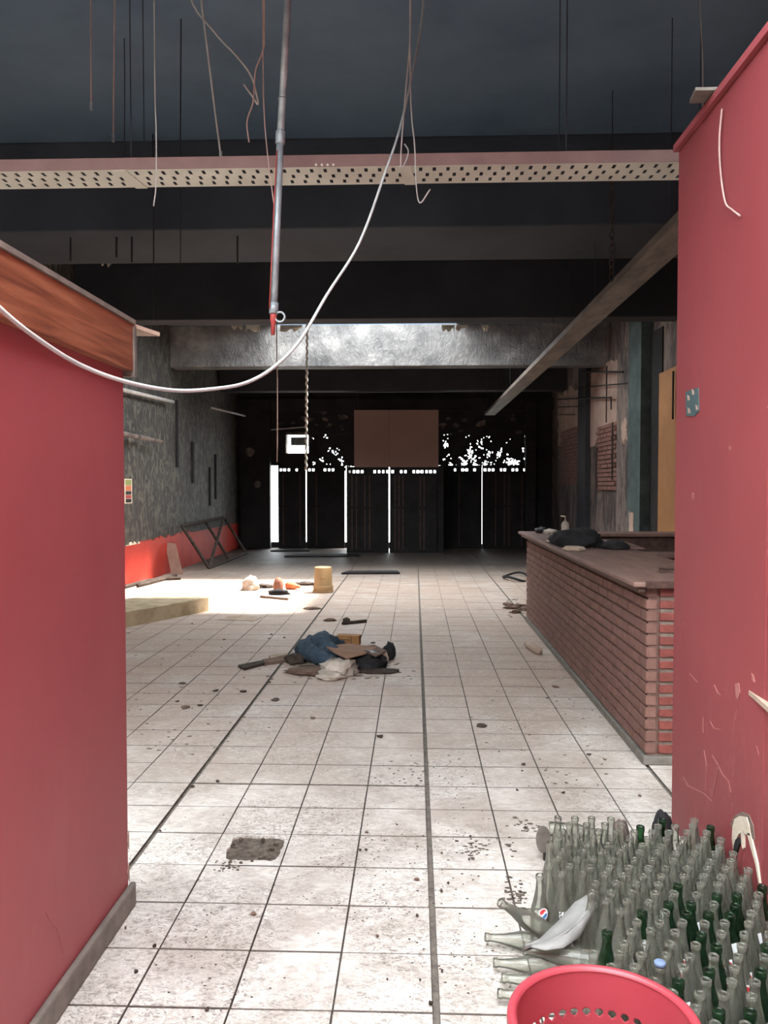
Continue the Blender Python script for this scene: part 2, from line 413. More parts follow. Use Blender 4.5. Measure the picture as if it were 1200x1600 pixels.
for a in range(gn):
    for b in range(gn):
        i = a * (gn + 1) + b; m.f.append((i, i + gn + 1, i + gn + 2, i + 1)); m.mi.append(0)
tag(m.build('mortar_bed', 'mortar_bed', floor), 'rough brown mortar bed in the hole')
for i in range(14):
    a = random.uniform(0, 6.28); r = random.uniform(.08, .15)
    s = random.uniform(.006, .016)
    lump('rubble', 'mortar_bed', (cxh - .03 + r * math.cos(a) * .9, cyh - .03 + r * math.sin(a) * .8, 0), (s * 1.6, s, s), floor, seed=i, sub=1)

# ------------------------------------------------------------------ ceiling, beams, skylight
x0, x1, y0, y1 = SKY
m = MB()
m.box(XL - .2, XR + .2, YR, y0, ZC, ZC + .25); m.box(XL - .2, XR + .2, y1, YB + .3, ZC, ZC + .25)
m.box(XL - .2, x0, y0, y1, ZC, ZC + .25); m.box(x1, XR + .2, y0, y1, ZC, ZC + .25)
ceil = struct('ceiling', m, 'soot_ceiling', 'soot blackened ceiling slab with a skylight opening')
for i, (a, b) in enumerate(BEAMS):
    m = MB(); m.box(XL, XR, a, b, ZB, ZC + .001)
    o = m.build('ceiling_beam', 'soot_gloss' if i == 3 else 'soot_ceiling_beam' if i < 2 else 'soot_beam', ceil, bevel=.012)
    if i == 3: tag(o, 'beam with blistered glossy paint below the skylight')
# skylight kerb above the opening
m = MB()
m.box(x0 - .12, x0, y0 - .12, y1 + .12, ZC + .25, ZC + .5); m.box(x1, x1 + .12, y0 - .12, y1 + .12, ZC + .25, ZC + .5)
m.box(x0, x1, y0 - .12, y0, ZC + .25, ZC + .5); m.box(x0, x1, y1, y1 + .12, ZC + .25, ZC + .5)
m.build('skylight_kerb', 'soot_gloss', ceil)
# flaking paint hanging from beams and ceiling
def flakes(pxlist, Y, parent, mat='plaster_white', name='paint_flake'):
    for (x, y, w, h) in pxlist:
        a = P(x, y, Y); s = Y / F; n = 7; top = []; bot = []
        for i in range(n):
            xx = a.x + (i / (n - 1) - .5) * w * s
            top.append((xx, Y + .0, a.z)); bot.append((xx + random.uniform(-1, 1) * s, Y - .03 * random.random(), a.z - h * s * random.uniform(.25, 1.0)))
        m = MB(); m.poly(top + bot[::-1], .006, (0, -1, .1)); m.build(name, mat, parent)
flakes([(370, 508, 18, 9), (395, 508, 22, 12), (455, 508, 34, 12), (700, 508, 20, 14), (722, 508, 18, 11), (758, 508, 9, 11)], 10.3, ceil)
flakes([(52, 412, 18, 10), (75, 414, 24, 9), (98, 410, 18, 6), (122, 410, 10, 4), (150, 408, 22, 4), (168, 407, 18, 12)], 10.3, ceil)

# ------------------------------------------------------------------ outer walls
m = MB(); m.box(XL - .2, XL, -2.5, YB + .3, .0, ZC)
wl = struct('wall_left', m, 'peeling_wall', 'smoke stained side wall with peeling paint and red dado')
m = MB(); m.box(XL, XL + .015, 9.0, YB - .05, 0, .62); o = m.build('dado', 'red_dado', wl); tag(o, 'red painted dado band')
for i in range(16):                    # flaked upper edge of the dado
    yy = 10.5 + i * .32; m = MB()
    pts = [(XL + .001, yy + random.uniform(-.12, .12) * 0 + k * .055, .615 + (random.uniform(.0, .06) if k not in (0, 6) else 0)) for k in range(7)]
    m.poly(pts[::-1] + [], .012, (1, 0, 0)); m.build('paint_flake', 'plaster_white' if i < 7 else 'red_dado', wl)
m = MB(); m.box(XR, XR + .2, -2.5, YB + .3, .0, ZC)
wr = struct('wall_right', m, 'burnt_plaster', 'burnt side wall behind the bar with fallen plaster')
def rpanel(name, xa, xb, ya, yb, th, mat, label=None, ragged=0.0):
    """relief panel on the right wall from pixel columns xa..xb, rows ya..yb"""
    A = PX(xa, ya, XR); B = PX(xb, yb, XR); Ay, By = A.y, B.y
    ym = (Ay + By) / 2; zt = CAM.z + (759 - ya) / F * ym; zb = CAM.z + (759 - yb) / F * ym
    zb = max(zb, 0)
    n = 10; pts = []
    for i in range(n + 1): pts.append((XR, By + (Ay - By) * i / n, zb + ragged * random.uniform(-1, 1)))
    for i in range(1, n): pts.append((XR, Ay + ragged * random.uniform(-1, 1), zb + (zt - zb) * i / n))
    for i in range(n + 1): pts.append((XR, Ay + (By - Ay) * i / n, zt + ragged * random.uniform(-1, 1)))
    for i in range(1, n): pts.append((XR, By + ragged * random.uniform(-1, 1), zt + (zb - zt) * i / n))
    m = MB(); m.poly([(p[0] + .02, p[1], p[2]) for p in pts], th + .02, (-1, 0, 0)); o = m.build(name, mat, wr)
    if label: tag(o, label)
    return o
rpanel('plaster_panel', 922, 972, 572, 690, .012, 'bare_plaster', 'bare pink plaster patch', .10)
rpanel('plaster_panel', 873, 912, 612, 690, .012, 'bare_plaster', 'smaller bare plaster patch', .12)
rpanel('pilaster', 975, 998, 500, 835, .10, 'burnt_plaster', 'narrow pilaster with flaking paint', .0)
rpanel('pilaster', 912, 922, 500, 835, .10, 'soot_beam', None, .0)
rpanel('teal_pillar', 1000, 1017, 500, 835, .16, 'teal_paint', 'dark teal painted pillar', .0)
rpanel('door_recess', 1019, 1034, 520, 835, .02, 'soot_black', 'dark doorway behind the bar', .0)  # flat black plate painting the shade inside the open doorway
rpanel('orange_jamb', 1036, 1075, 578, 835, .05, 'orange_paint', 'orange painted door panel', .0)
rpanel('paint_patch', 982, 990, 658, 690, .105, 'bare_plaster', None, .06)
rpanel('paint_patch', 1000, 1007, 800, 832, .165, 'bare_plaster', None, .02)
# exposed bricks in the bare patches
bmw = MB().box(-.5, .5, -.5, .5, -.5, .5).mesh('brick', 'brick')
def patch(xa, xb, ya, yb, off):
    A = PX(xa, ya, XR); B = PX(xb, yb, XR); ym = (A.y + B.y) / 2
    zt = CAM.z + (759 - ya) / F * ym; zb = CAM.z + (759 - yb) / F * ym; L = .24; Hh = .075; j = 0; z = zb
    while z < zt:
        y = B.y + (.12 if j % 2 else 0) - random.choice([0, 0, .1])
        while y < A.y - .1:
            o = bpy.data.objects.new('brick', bmw); C.objects.link(o); o.parent = wr
            o.location = (XR - .012 - off + random.uniform(-.004, .004), y + L / 2, z + Hh / 2); o.scale = (.06, L - .016, Hh - .016); y += L
        z += Hh; j += 1
patch(936, 968, 664, 766, .012)
patch(880, 908, 672, 758, .0)
# rails and conduits on the right wall
for (xa, ya, xb, yb, r) in [(905, 606, 990, 598, .012), (905, 581, 975, 581, .018), (872, 624, 955, 621, .016), (873, 636, 912, 635, .012), (873, 648, 898, 648, .01)]:
    a = PX(xa, ya, XR - .10); b = PX(xb, yb, XR - .10)
    MB().tube([a, b], r, 6).build('rail', 'cable_dark', wr)
for (x, ya, yb) in [(948, 572, 660), (957, 660, 750), (932, 700, 765), (1052, 580, 655), (955, 620, 640)]:
    a = PX(x, ya, XR - .08); b = PX(x, yb, XR - .08); b = Vector((a.x, a.y, b.z))
    MB().tube([a, b], .012, 6).build('conduit', 'cable_dark', wr)

m = MB(); m.box(XL - .2, XR + .2, -2.75, -2.5, 0, ZC); struct('wall_front', m, 'peeling_wall', 'wall behind the camera closing the light well')  # added out of view so the light falls off faster indoors
# ------------------------------------------------------------------ street wall with gates, screens, window
wb_ = MB(); pz = lambda y, Y=YB: P(600, y, Y).z
px_ = lambda x, Y=YB: P(x, 700, Y).x
zg, zt2, zs = pz(729), pz(680), pz(640)
wb_.box(XL, px_(420), YB, YB + .25, 0, ZC)
wb_.box(px_(822), XR, YB, YB + .25, 0, ZC)
wb_.box(px_(420), px_(822), YB, YB + .25, pz(678), ZC)
wb_.box(px_(420), px_(447), YB, YB + .25, zg + .03, pz(678))
wb_.box(px_(447), px_(482), YB, YB + .25, zg + .03, pz(708))
wb_.box(px_(482), px_(487), YB, YB + .25, zg + .03, pz(678))
wb_.box(px_(553), px_(690), YB, YB + .25, zg + .03, pz(678))
wb_.box(px_(420), px_(690), YB + .06, YB + .2, 0, .14); wb_.box(px_(680), px_(822), YB + .06, YB + .2, 0, .10)
wback = struct('wall_back', wb_, 'soot_black', 'charred street wall above and beside the metal gates')
for (x0p, x1p, dz) in [(378, 423.5, 0), (820, 836, 0)]:
    m = MB(); m.box(px_(x0p), px_(x1p), YB - .18, YB, 0, 3.6); m.build('pier', 'soot_black', wback)
m = MB(); m.box(XL, XR, YB - .12, YB, pz(643), 3.62); m.build('lintel', 'soot_black', wback)
for i in range(26):                    # peeled patches of paint over the gates
    x = random.choice([random.uniform(425, 550), random.uniform(690, 815)]); y = random.uniform(643, 675)
    a = P(x, y, YB); n = 8; w = random.uniform(.04, .16); pts = []
    for k in range(n):
        t_ = 2 * math.pi * k / n; r = random.uniform(.4, 1)
        pts.append((a.x + w * r * math.cos(t_), YB - .001, a.z + w * .6 * r * math.sin(t_)))
    m = MB(); m.poly(pts, .01, (0, -1, 0)); m.build('paint_flake', 'burnt_plaster', wback)
for (x, y, w) in [(391, 706, .13), (402, 757, .1)]:
    a = P(x, y, YB - .18); pts = [(a.x + w * random.uniform(.7, 1) * math.cos(k * .7), YB - .18, a.z + w * random.uniform(.7, 1) * math.sin(k * .7)) for k in range(9)]
    m = MB(); m.poly(pts, .01, (0, -1, 0)); m.build('paint_flake', 'burnt_plaster', wback)

def screen(name, label, xa, xb, ya, yb, seed, thr):
    """scorched transom screen: a sheet eaten through by many small holes"""
    A = P(xa, ya, YB + .1); B = P(xb, yb, YB + .1); m = MB(); nx = int((B.x - A.x) / .017); nz = int((A.z - B.z) / .017)
    idx = {}
    def v(i, k):
        if (i, k) not in idx:
            idx[(i, k)] = len(m.v)
            m.v.append((A.x + (B.x - A.x) * i / nx + random.uniform(-.005, .005), YB + .1, B.z + (A.z - B.z) * k / nz + random.uniform(-.006, .006)))
        return idx[(i, k)]
    for i in range(nx):
        for k in range(nz):
            u = Vector((i * .16 + seed * 9, k * .16, seed))
            big = noise.noise(u * .55); sm = .75 * noise.noise(u * 2.9) + .35 * noise.noise(u * 1.2 + Vector((7, 3, 1)))
            low = (1 - k / nz)
            if sm + .55 * big + .30 * low * low > thr and 0 < i < nx - 1: continue
            m.f.append((v(i, k), v(i + 1, k), v(i + 1, k + 1), v(i, k + 1))); m.mi.append(0)
    o = m.build(name, 'soot_black'); s = o.modifiers.new('t', 'SOLIDIFY'); s.thickness = .02
    tag(o, label, 'screen', kind='structure'); return o
screen('window_1', 'scorched transom screen beside the bright window opening', 486, 553.5, 676, 729, 1, .66)
screen('window_2', 'scorched transom screen full of holes right of the brown board', 689, 823, 676, 729, 2, .52)
w3 = empty('window_3', P(464, 708, YB + .1), 'small bright window opening with a louvred unit', 'window', kind='structure')
def local(mb, name, mat, root, **kw):
    o = mb.build(name, mat, None, **kw); o.parent = root; o.matrix_parent_inverse = Matrix.Translation(-root.location); return o
A, B = P(447, 679, YB), P(482, 708, YB)
m = MB(); m.box(A.x, B.x, YB - .02, YB + .26, B.z - .03, B.z); m.box(A.x - .03, A.x, YB - .02, YB + .26, B.z, A.z); m.box(B.x, B.x + .03, YB - .02, YB + .26, B.z, A.z); m.box(A.x, B.x, YB - .02, YB + .26, A.z, A.z + .05)
local(m, 'window_frame', 'burnt_plaster', w3)
a, b = P(455, 683, YB + .2), P(480, 696, YB + .2)
m = MB(); m.box(a.x, b.x, YB + .15, YB + .55, b.z, a.z); lu = local(m, 'louvre_unit', 'steel_grey', w3)
for k in range(4):
    z = b.z + (a.z - b.z) * (k + .5) / 4; m = MB(); m.box(a.x + .01, b.x - .01, YB + .125, YB + .16, z - .008, z + .012); m.build('louvre', 'cable_dark', lu)

def gate(n, xa, xb, ytop, ybot, Y, label, seed):
    """one leaf of the street gate: frame, sheet, vertical ribs, slotted strip on top"""
    A = P(xa, ytop, Y); B = P(xb, ybot, Y); zt = A.z; zb = 0.0
    root = empty('door_%d' % n, ((A.x + B.x) / 2, Y, 0), label, 'gate', kind='structure'); w = .05
    m = MB(); m.box(A.x + .01, B.x - .01, Y + .01, Y + .03, zb + .03, zt - .02); sh = local(m, 'sheet', 'soot_black', root)
    for (c, d) in ((A.x, A.x + w), (B.x - w, B.x)):
        m = MB(); m.box(c, d, Y - .02, Y + .04, zb, zt); local(m, 'stile', 'soot_black', root)
    for (c, d) in ((zb, zb + .07), (zt - .06, zt), (1.0, 1.05)):
        m = MB(); m.box(A.x + w, B.x - w, Y - .015, Y + .035, c, d); local(m, 'cross_rail', 'soot_black', root)
    k = A.x + w + .07
    rn = random.Random(seed)
    while k < B.x - w - .05:
        m = MB(); m.box(k - .012, k + .012, Y - .004, Y + .012, zb + .07, zt - .06); m.build('rib', 'dark_wood' if rn.random() < .4 else 'soot_black', sh); k += .085 + rn.random() * .03
    # slotted strip: uprights with bright gaps between
    k = A.x
    while k < B.x - .03:
        m = MB(); m.box(k, k + .03 + (.07 if rn.random() < .36 else .02 * rn.random()), Y, Y + .03, zt, zt + .085); local(m, 'slot_bar', 'soot_black', root); k += .095
    m = MB(); m.box(A.x, B.x, Y - .01, Y + .04, zt + .058, zt + .14); local(m, 'top_rail', 'soot_black', root)
gate(1, 434.6, 478.0, 736, 856, YB, 'dark gate leaf beside the wide bright gap', 1)
gate(2, 479.2, 538.8, 736, 856, YB, 'dark gate leaf between rope and central vestibule', 2)
YV = 18.7
gate(3, 541.6, 607.3, 739, 866, YV, 'central gate leaf under left half of brown board', 3)
gate(4, 609.0, 684, 739, 866, YV, 'central gate leaf under right half of brown board', 4)
gate(5, 688, 752.6, 736, 858, YB, 'dark gate leaf just right of central vestibule', 5)
gate(6, 753.7, 822.5, 736, 858, YB, 'rightmost dark gate leaf', 6)
# vestibule box that carries the central leaves and the board
m = MB(); z = P(600, 729, YV).z
m.box(P(541.5, 759, YV).x, P(543, 759, YV).x, YV, YB - .3, 0, z + .02); m.box(P(683, 759, YV).x, P(693, 759, YV).x, YV - .02, YB, 0, z + .02)
struct('trim_1', m, 'soot_black', 'dark side cheeks of the entrance vestibule')
A, B = P(553.5, 641, YV), P(685, 730, YV)
bo = empty('panel_board', ((A.x + B.x) / 2, YV, B.z), 'large plain brown board fixed above the central gate leaves', 'board')
xm = P(608, 650, YV).x
m = MB(); m.box(A.x, xm - .003, YV - .03, YV + .01, B.z, A.z); local(m, 'sheet', 'brown_panel', bo)
m = MB(); m.box(xm + .003, B.x, YV - .03, YV + .01, B.z, A.z); local(m, 'sheet', 'brown_panel', bo)
m = MB(); m.box(A.x, B.x, YV + .01, YV + .05, B.z, B.z + .06); m.box(A.x, A.x + .06, YV + .01, YV + .05, B.z, A.z); m.box(B.x - .06, B.x, YV + .01, YV + .05, B.z, A.z); local(m, 'batten', 'soot_black', bo)
for xx in (A.x + .03, B.x - .09):
    m = MB(); m.box(xx, xx + .06, YV + .01, YV + .05, A.z - .02, 3.62); local(m, 'hanger', 'soot_black', bo)

# ------------------------------------------------------------------ foreground partitions
XLW = -1.03; YLE = 2.9; ZLT = 2.085
m = MB(); m.box(XLW - .14, XLW, -1.5, YLE, 0, ZLT)
wpl = struct('wall_front_left', m, 'red_paint', 'low red partition on the left with wooden header', bevel=.006)
m = MB(); m.box(XLW, XLW + .022, -1.5, YLE + .02, 0, .085); o = struct('baseboard_left', m, 'grey_skirting', 'grey skirting along the left red partition', bevel=.008)
m = MB(); m.box(XLW, XLW + .035, -1.5, YLE, 1.925, ZLT + .005)
m.build('header_board', 'header_wood', wpl, bevel=.003)
m = MB(); m.box(XLW - .01, XLW + .04, YLE, YLE + .022, 1.905, ZLT); m.build('end_strip', 'grey_skirting', wpl)
m = MB(); m.box(XLW - .16, XLW + .042, -1.5, YLE + .01, ZLT + .005, ZLT + .02); m.build('cap_strip', 'grey_skirting', wpl)
m = MB(); m.poly([(XLW - .14, YLE, ZLT - .005), (XLW + .03, YLE, ZLT - .005), (XLW + .09, YLE + .13, ZLT - .015), (XLW - .14, YLE + .14, ZLT - .01)], .014, (0, 0, 1)); m.build('loose_board', 'pale_board', wpl)
for (x, y) in [(187.5, 522), (187.5, 570)]:
    p = P(x, y, YLE); MB().tube([(XLW + .012, YLE + .02, p.z), (XLW + .012, YLE + .028, p.z)], .006, 8).build('screw', 'steel_grey', wpl)

XRW = 1.147; YRE = 3.69; ZRT = 2.975
m = MB(); m.box(XRW, XRW + .14, 2.73, YRE, 0, ZRT); m.box(XRW, XRW + .14, -1.5, 2.73, 0, 5.3)  # unseen top raised past the roof, added to block the sun
wpr = struct('wall_front_right', m, 'red_paint_scratched', 'tall scratched red partition on the right by the bottles', bevel=.006)
m = MB(); m.box(XRW - .02, XRW + .16, 2.732, YRE + .01, ZRT, ZRT + .03); m.build('cap_strip', 'red_paint', wpr)
p = PX(1120, 142, XRW)
m = MB(); m.poly([(XRW - .09, p.y - .03, ZRT + .035), (XRW + .10, p.y - .03, ZRT + .035), (XRW + .10, p.y + .09, ZRT + .045), (XRW - .07, p.y + .1, ZRT + .045)], .012, (0, 0, 1)); m.build('metal_plate', 'grey_skirting', wpr)
# wall pieces: plaster hole, sticker, brackets
def wallpatch(name, mat, pts, th, label=None):
    m = MB(); q = [PX(x, y, XRW) for (x, y) in pts]; m.poly([(XRW, v.y, v.z) for v in q], th, (-1, 0, 0)); o = m.build(name, mat, wpr)
    if label: tag(o, label)
    return o
wallpatch('plaster_scar', 'plaster_white', [(1147, 1292), (1150, 1280), (1158, 1275), (1169, 1277), (1173, 1290), (1175, 1306), (1168, 1304), (1162, 1300), (1156, 1304), (1151, 1316), (1148, 1326), (1146, 1310)], .006, 'white plaster scar where paint broke away')
wallpatch('plaster_drip', 'plaster_white', [(1169, 1300), (1175, 1304), (1180, 1325), (1186, 1350), (1190, 1380), (1188, 1380), (1183, 1352), (1176, 1326)], .006)
wallpatch('plaster_drip', 'plaster_white', [(1160, 1300), (1165, 1300), (1165, 1324), (1163, 1328), (1161, 1318)], .006)
wallpatch('plaster_scar', 'grey_mortar', [(1142, 1288), (1150, 1274), (1160, 1268), (1171, 1273), (1178, 1290), (1180, 1312), (1170, 1308), (1160, 1296), (1150, 1302)], .003)
wallpatch('plaster_hole', 'soot_black', [(1149, 1322), (1152, 1312), (1157, 1308), (1158, 1318), (1153, 1334), (1149, 1336)], .007)
wallpatch('sticker', 'sticker_teal', [(1072, 613), (1077, 610), (1092, 606), (1093, 642), (1086, 650), (1073, 650)], .003, 'torn teal sticker')
for (x, y) in [(1075, 621), (1076, 641), (1088, 636), (1082, 612)]:
    wallpatch('sticker_tear', 'bare_plaster', [(x, y - 4), (x + 3, y - 2), (x + 4, y + 4), (x + 1, y + 5)], .004)
for (pts) in [[(1140, 697), (1143, 699), (1142, 704), (1139, 702)], [(1082, 770), (1085, 772), (1084, 780), (1081, 777)], [(1149, 1068), (1155, 1067), (1157, 1082), (1153, 1094), (1150, 1085)], [(1175, 1052), (1178, 1056), (1180, 1066), (1176, 1064)]]:
    wallpatch('chip', 'scratch_pink', pts, .002)
def ribbon(pts, w):
    up, dn = [], []
    for i, (x, y) in enumerate(pts):
        a, b = pts[max(i - 1, 0)], pts[min(i + 1, len(pts) - 1)]; dx_, dy_ = b[0] - a[0], b[1] - a[1]; l = math.hypot(dx_, dy_)
        ww = w * (.35 if i in (0, len(pts) - 1) else 1); up.append((x - dy_ / l * ww, y + dx_ / l * ww)); dn.append((x + dy_ / l * ww, y - dx_ / l * ww))
    return up + dn[::-1]
def scratch(pts, w=1.2):
    wallpatch('scratch', 'scratch_pink', ribbon(pts, w), .0015)
for s in ([(1078, 1052), (1084, 1060), (1090, 1066)], [(1116, 1070), (1121, 1082), (1126, 1086)], [(1099, 1120), (1098, 1135), (1099, 1145)], [(1106, 1135), (1110, 1128), (1115, 1138), (1126, 1140)],
          [(1113, 1180), (1122, 1196), (1130, 1212), (1138, 1220), (1142, 1238)], [(1068, 1214), (1075, 1228), (1100, 1240), (1112, 1252)], [(1125, 1190), (1117, 1225), (1112, 1250)], [(1151, 1110), (1149, 1125)], [(1182, 1165), (1186, 1180)], [(1100, 1172), (1104, 1196), (1102, 1235)]):
    scratch(s, .9)
a = PX(1176, 1082, XRW)
m = MB(); m.poly([(XRW, 2.0, a.z), (XRW, 2.86, a.z), (XRW - .03, 2.62, a.z), (XRW - .03, 2.0, a.z)], .016, (0, 0, -1)); o = m.build('ledge', 'pale_board', wpr); tag(o, 'small beige ledge')
a = PX(1186, 637, XRW)
m = MB(); m.poly([(XRW, 2.2, a.z), (XRW, 2.74, a.z), (XRW - .03, 2.66, a.z), (XRW - .03, 2.2, a.z)], .008, (0, 0, -1)); m.build('ledge', 'pale_board', wpr)
w_ = [PX(x, y, XRW - .012) for x, y in [(1128, 170), (1124, 220), (1126, 270), (1133, 315), (1143, 327), (1156, 337)]]
MB().tube(crom(w_), .0035, 6).build('wire', 'cable_pink', wpr)
# marks on the left partition
def lmark(pts, w=1.1, mat='scratch_pink'):
    m = MB(); q = [PX(x, y, XLW) for x, y in ribbon(pts, w)]; m.poly([(XLW, v.y, v.z) for v in q], .0015, (1, 0, 0)); m.build('scratch', mat, wpl)
for s in ([(71, 1424), (78, 1438), (88, 1448), (94, 1464), (98, 1490)], [(57, 1444), (51, 1452), (51, 1468)], [(36, 540), (37, 549)], [(105, 557), (107, 559)], [(44, 571), (45, 575)]): lmark(s, .8)
for (x, y) in [(184.5, 1330), (184.5, 1382)]:
    a = PX(x, y, XLW); m = MB(); pts = [(XLW, YLE - .001, a.z + dz) for dz in ()]
    m.poly([(XLW + .001, YLE - .02, a.z), (XLW + .001, YLE + .001, a.z - .04), (XLW + .001, YLE + .001, a.z + .03)], .002, (1, 0, 0)); m.build('chip', 'bare_plaster', wpl)

# ------------------------------------------------------------------ cable trays
def tray(name, label, ax, a0, a1, b0, b1, z, holes):
    """ax 'x' or 'y' = direction of the run"""
    root = empty(name, (0, 0, 0), label, 'cable tray')
    sw = (lambda u, v, w: (u, v, w)) if ax == 'x' else (lambda u, v, w: (v, u, w))
    m = MB(); nu = int((a1 - a0) / .0165); nv = 10; idx = {}
    def v(i, k):
        if (i, k) not in idx:
            idx[(i, k)] = len(m.v); m.v.append(sw(a0 + (a1 - a0) * i / nu, b0 + (b1 - b0) * k / nv, z))
        return idx[(i, k)]
    for i in range(nu):
        for k in range(nv):
            if holes and ((k in (1, 2) and i % 4 == 0) or (k in (4, 5) and i % 4 == 2) or (k in (7, 8) and i % 4 == 1)): continue
            m.f.append((v(i, k), v(i + 1, k), v(i + 1, k + 1), v(i, k + 1))); m.mi.append(0)
    o = m.build('perforated_base' if holes else 'base', 'tray_steel' if holes else 'duct_face', root); s = o.modifiers.new('t', 'SOLIDIFY'); s.thickness = .002
    for (c, d) in ((b0 - .003, b0), (b1, b1 + .003)):
        m = MB(); p, q = sw(a0, c, z - .001), sw(a1, d, z + .055); m.box(min(p[0], q[0]), max(p[0], q[0]), min(p[1], q[1]), max(p[1], q[1]), p[2], q[2])
        m.build('flange', ('tray_rust' if c < b0 + .1 else 'soot_black') if holes else 'duct_face', root)  # far flange coloured black to stand for shade behind the holes
    u = a0 + .8
    while u < a1:
        for vv in (b0 + .02, b1 - .02):
            t0 = sw(u, vv, z); MB().tube([t0, (t0[0], t0[1], ZC)], .003, 6).build('hanger_rod', 'soot_ceiling_beam', root)
        u += 2.1
    return root
ZT = 3.05
t1 = tray('cable_tray', 'pale perforated cable tray spanning the hall below the ceiling', 'x', XL + .02, 2.3, 4.0, 4.235, ZT, True)
for x in (190, 635):
    a = P(x, 268, 4.0); m = MB(); m.poly([(a.x - .04, 3.995, ZT - .003), (a.x + .02, 3.995, ZT - .003), (a.x + .05, 4.24, ZT - .003), (a.x - .01, 4.24, ZT - .003)], .003, (0, 0, -1)); m.build('joint_plate', 'tray_steel', t1)
for k in range(4):
    a = P(494 + k * 9, 258, 3.996); MB().tube([(a.x, 3.998, a.z), (a.x, 3.99, a.z)], .006, 8).build('bolt', 'tray_steel', t1)
t2 = tray('cable_duct', 'long brownish duct running back above the bar', 'y', 4.3, 18.05, 1.52, 1.73, ZT, False)

# ------------------------------------------------------------------ hanging pipe, cables, wires
def hang(name, label, cat, pts, r, mat, group=None, seg=6, n=6, smooth=True):
    o = MB().tube(crom(pts, n) if len(pts) > 2 else pts, r, seg).build(name, mat, None, smooth); return tag(o, label, cat, group)
YP = 3.75
root = empty('hanging_pipe', P(450, 0, YP), 'grey conduit pipe with red tip hanging from the ceiling', 'pipe')
def lp(mb, nm, mt, sm=True): return local(mb, nm, mt, root, smooth=sm)
top = P(450, 0, YP); b1_ = P(438, 215, YP); b2_ = P(428, 480, YP); d_ = (top - b1_).normalized(); tt = top + d_ * ((ZC - top.z) / d_.z)
lp(MB().tube([tt, b1_], .0165, 12), 'upper_pipe', 'steel_grey')
lp(MB().tube([b1_, b2_], .0165, 12), 'lower_pipe', 'steel_grey')
dn = (b2_ - b1_).normalized()
lp(MB().tube([b1_ - dn * .03, b1_ - dn * .025, b1_ + dn * .025, b1_ + dn * .03], [.019, .022, .022, .019], 12), 'coupling', 'steel_grey')
q = P(441, 155, YP); lp(MB().tube([q + dn * .006, q - dn * .006], .0185, 12), 'clamp', 'steel_grey')
lp(MB().tube([b2_ - dn * .02, b2_ + dn * .03], .021, 12), 'end_socket', 'steel_grey')
lp(MB().tube([b2_ + dn * .01, b2_ + dn * .06, b2_ + dn * .075, b2_ + dn * .125], [.016, .015, .010, .009], 10), 'red_tip', 'red_plastic_valve')
q = b2_ + dn * .045 + Vector((.03, -.005, 0))
ring = [q + Vector((.022 * math.cos(a), 0, .022 * math.sin(a))) for a in [k * math.pi / 8 for k in range(17)]]
lp(MB().tube(ring, .005, 6, False), 'wire_loop', 'steel_grey')
pr = [P(x, y, YP - .02) for x, y in [(437, 235), (432, 330), (428, 420), (425, 482)]]
lp(MB().tube([v + Vector((-.012, 0, 0)) for v in pr], .0028, 6), 'red_wire', 'red_plastic_valve')

cp = [(664, -60, 4.2), (660, 20, 4.15), (645, 110, 4.0), (625, 200, 3.8), (600, 275, 3.55), (562, 378, 3.25), (510, 462, 2.95), (470, 530, 2.72), (430, 572, 2.55), (385, 598, 2.42), (330, 608, 2.3), (270, 610, 2.2), (195, 596, 2.1), (125, 570, 2.0), (60, 530, 1.88), (0, 482, 1.75), (-80, 400, 1.6)]
pts = [P(x, y, Y) for x, y, Y in cp]; pts[0] = Vector((pts[1].x + .02, 4.2, ZC))
hang('hanging_cable', 'thick pale cable swooping from the ceiling to the left partition', 'cable', pts, .0055, 'cable_white', seg=8)

def wire(pxs, Y, r, mat, label, top_to=ZC, cat='wire', name='hanging_wire', group=None):
    pts = [P(x, y, Y) for x, y in pxs]
    if top_to and pts[0].z < top_to: pts = [Vector((pts[0].x, pts[0].y, top_to))] + pts
    return hang(name, label, cat, pts, r, mat, group, n=5)
def endfit(o, p, mat='steel_grey', name='end_fitting'):
    c = MB().tube([p + Vector((0, 0, .03)), p + Vector((0, 0, -.012))], .008, 8).build(name, mat); c.parent = o
o = wire([(142, 0), (142.5, 165)], 4.4, .004, 'cable_pink', 'leftmost thin rod hanging from the ceiling', name='hanging_rod'); endfit(o, P(142.5, 168, 4.4))
o = wire([(179, 0), (177, 215)], 4.4, .004, 'cable_pink', 'second thin rod from the left, slightly longer', name='hanging_rod'); endfit(o, P(177, 218, 4.4))
wire([(195, 140), (194, 246)], 5.2, .003, 'cable_dark', 'short faint wire just right of the two thin rods')
wire([(242, 130), (244, 200), (244, 285), (240, 322)], 3.9, .003, 'cable_grey', 'thin wire dangling in front of the tray left of the pipe')
wire([(283, 30), (282, 200), (282, 412)], 5.0, .004, 'cable_dark', 'long dark wire reaching down to the grey beam')
o = wire([(313, -20), (322, 60), (335, 165), (345, 244)], 4.2, .0055, 'cable_grey', 'slanting grey rod with a frayed white end', name='hanging_rod'); endfit(o, P(345, 246, 4.2), 'cable_white')
wire([(296, -10), (335, 50), (370, 88), (392, 118), (401, 148), (403, 163), (394, 150), (381, 132)], 4.1, .005, 'cable_grey', 'curving cable ending in a sharp hook')
wire([(413, 45), (411, 78), (400, 108), (397, 140), (395, 162), (386, 190), (389, 222)], 4.0, .004, 'cable_pink', 'kinked pinkish wire beside the hooked cable')
wire([(411, 90), (413, 180), (419, 250), (428, 318)], 3.92, .003, 'cable_pink', 'thin wire crossing the tray behind the pipe')
wire([(642, -10), (640, 70), (634, 140), (627, 230), (626, 262)], 3.95, .004, 'cable_grey', 'straight grey wire hanging to the tray beside the thick cable')
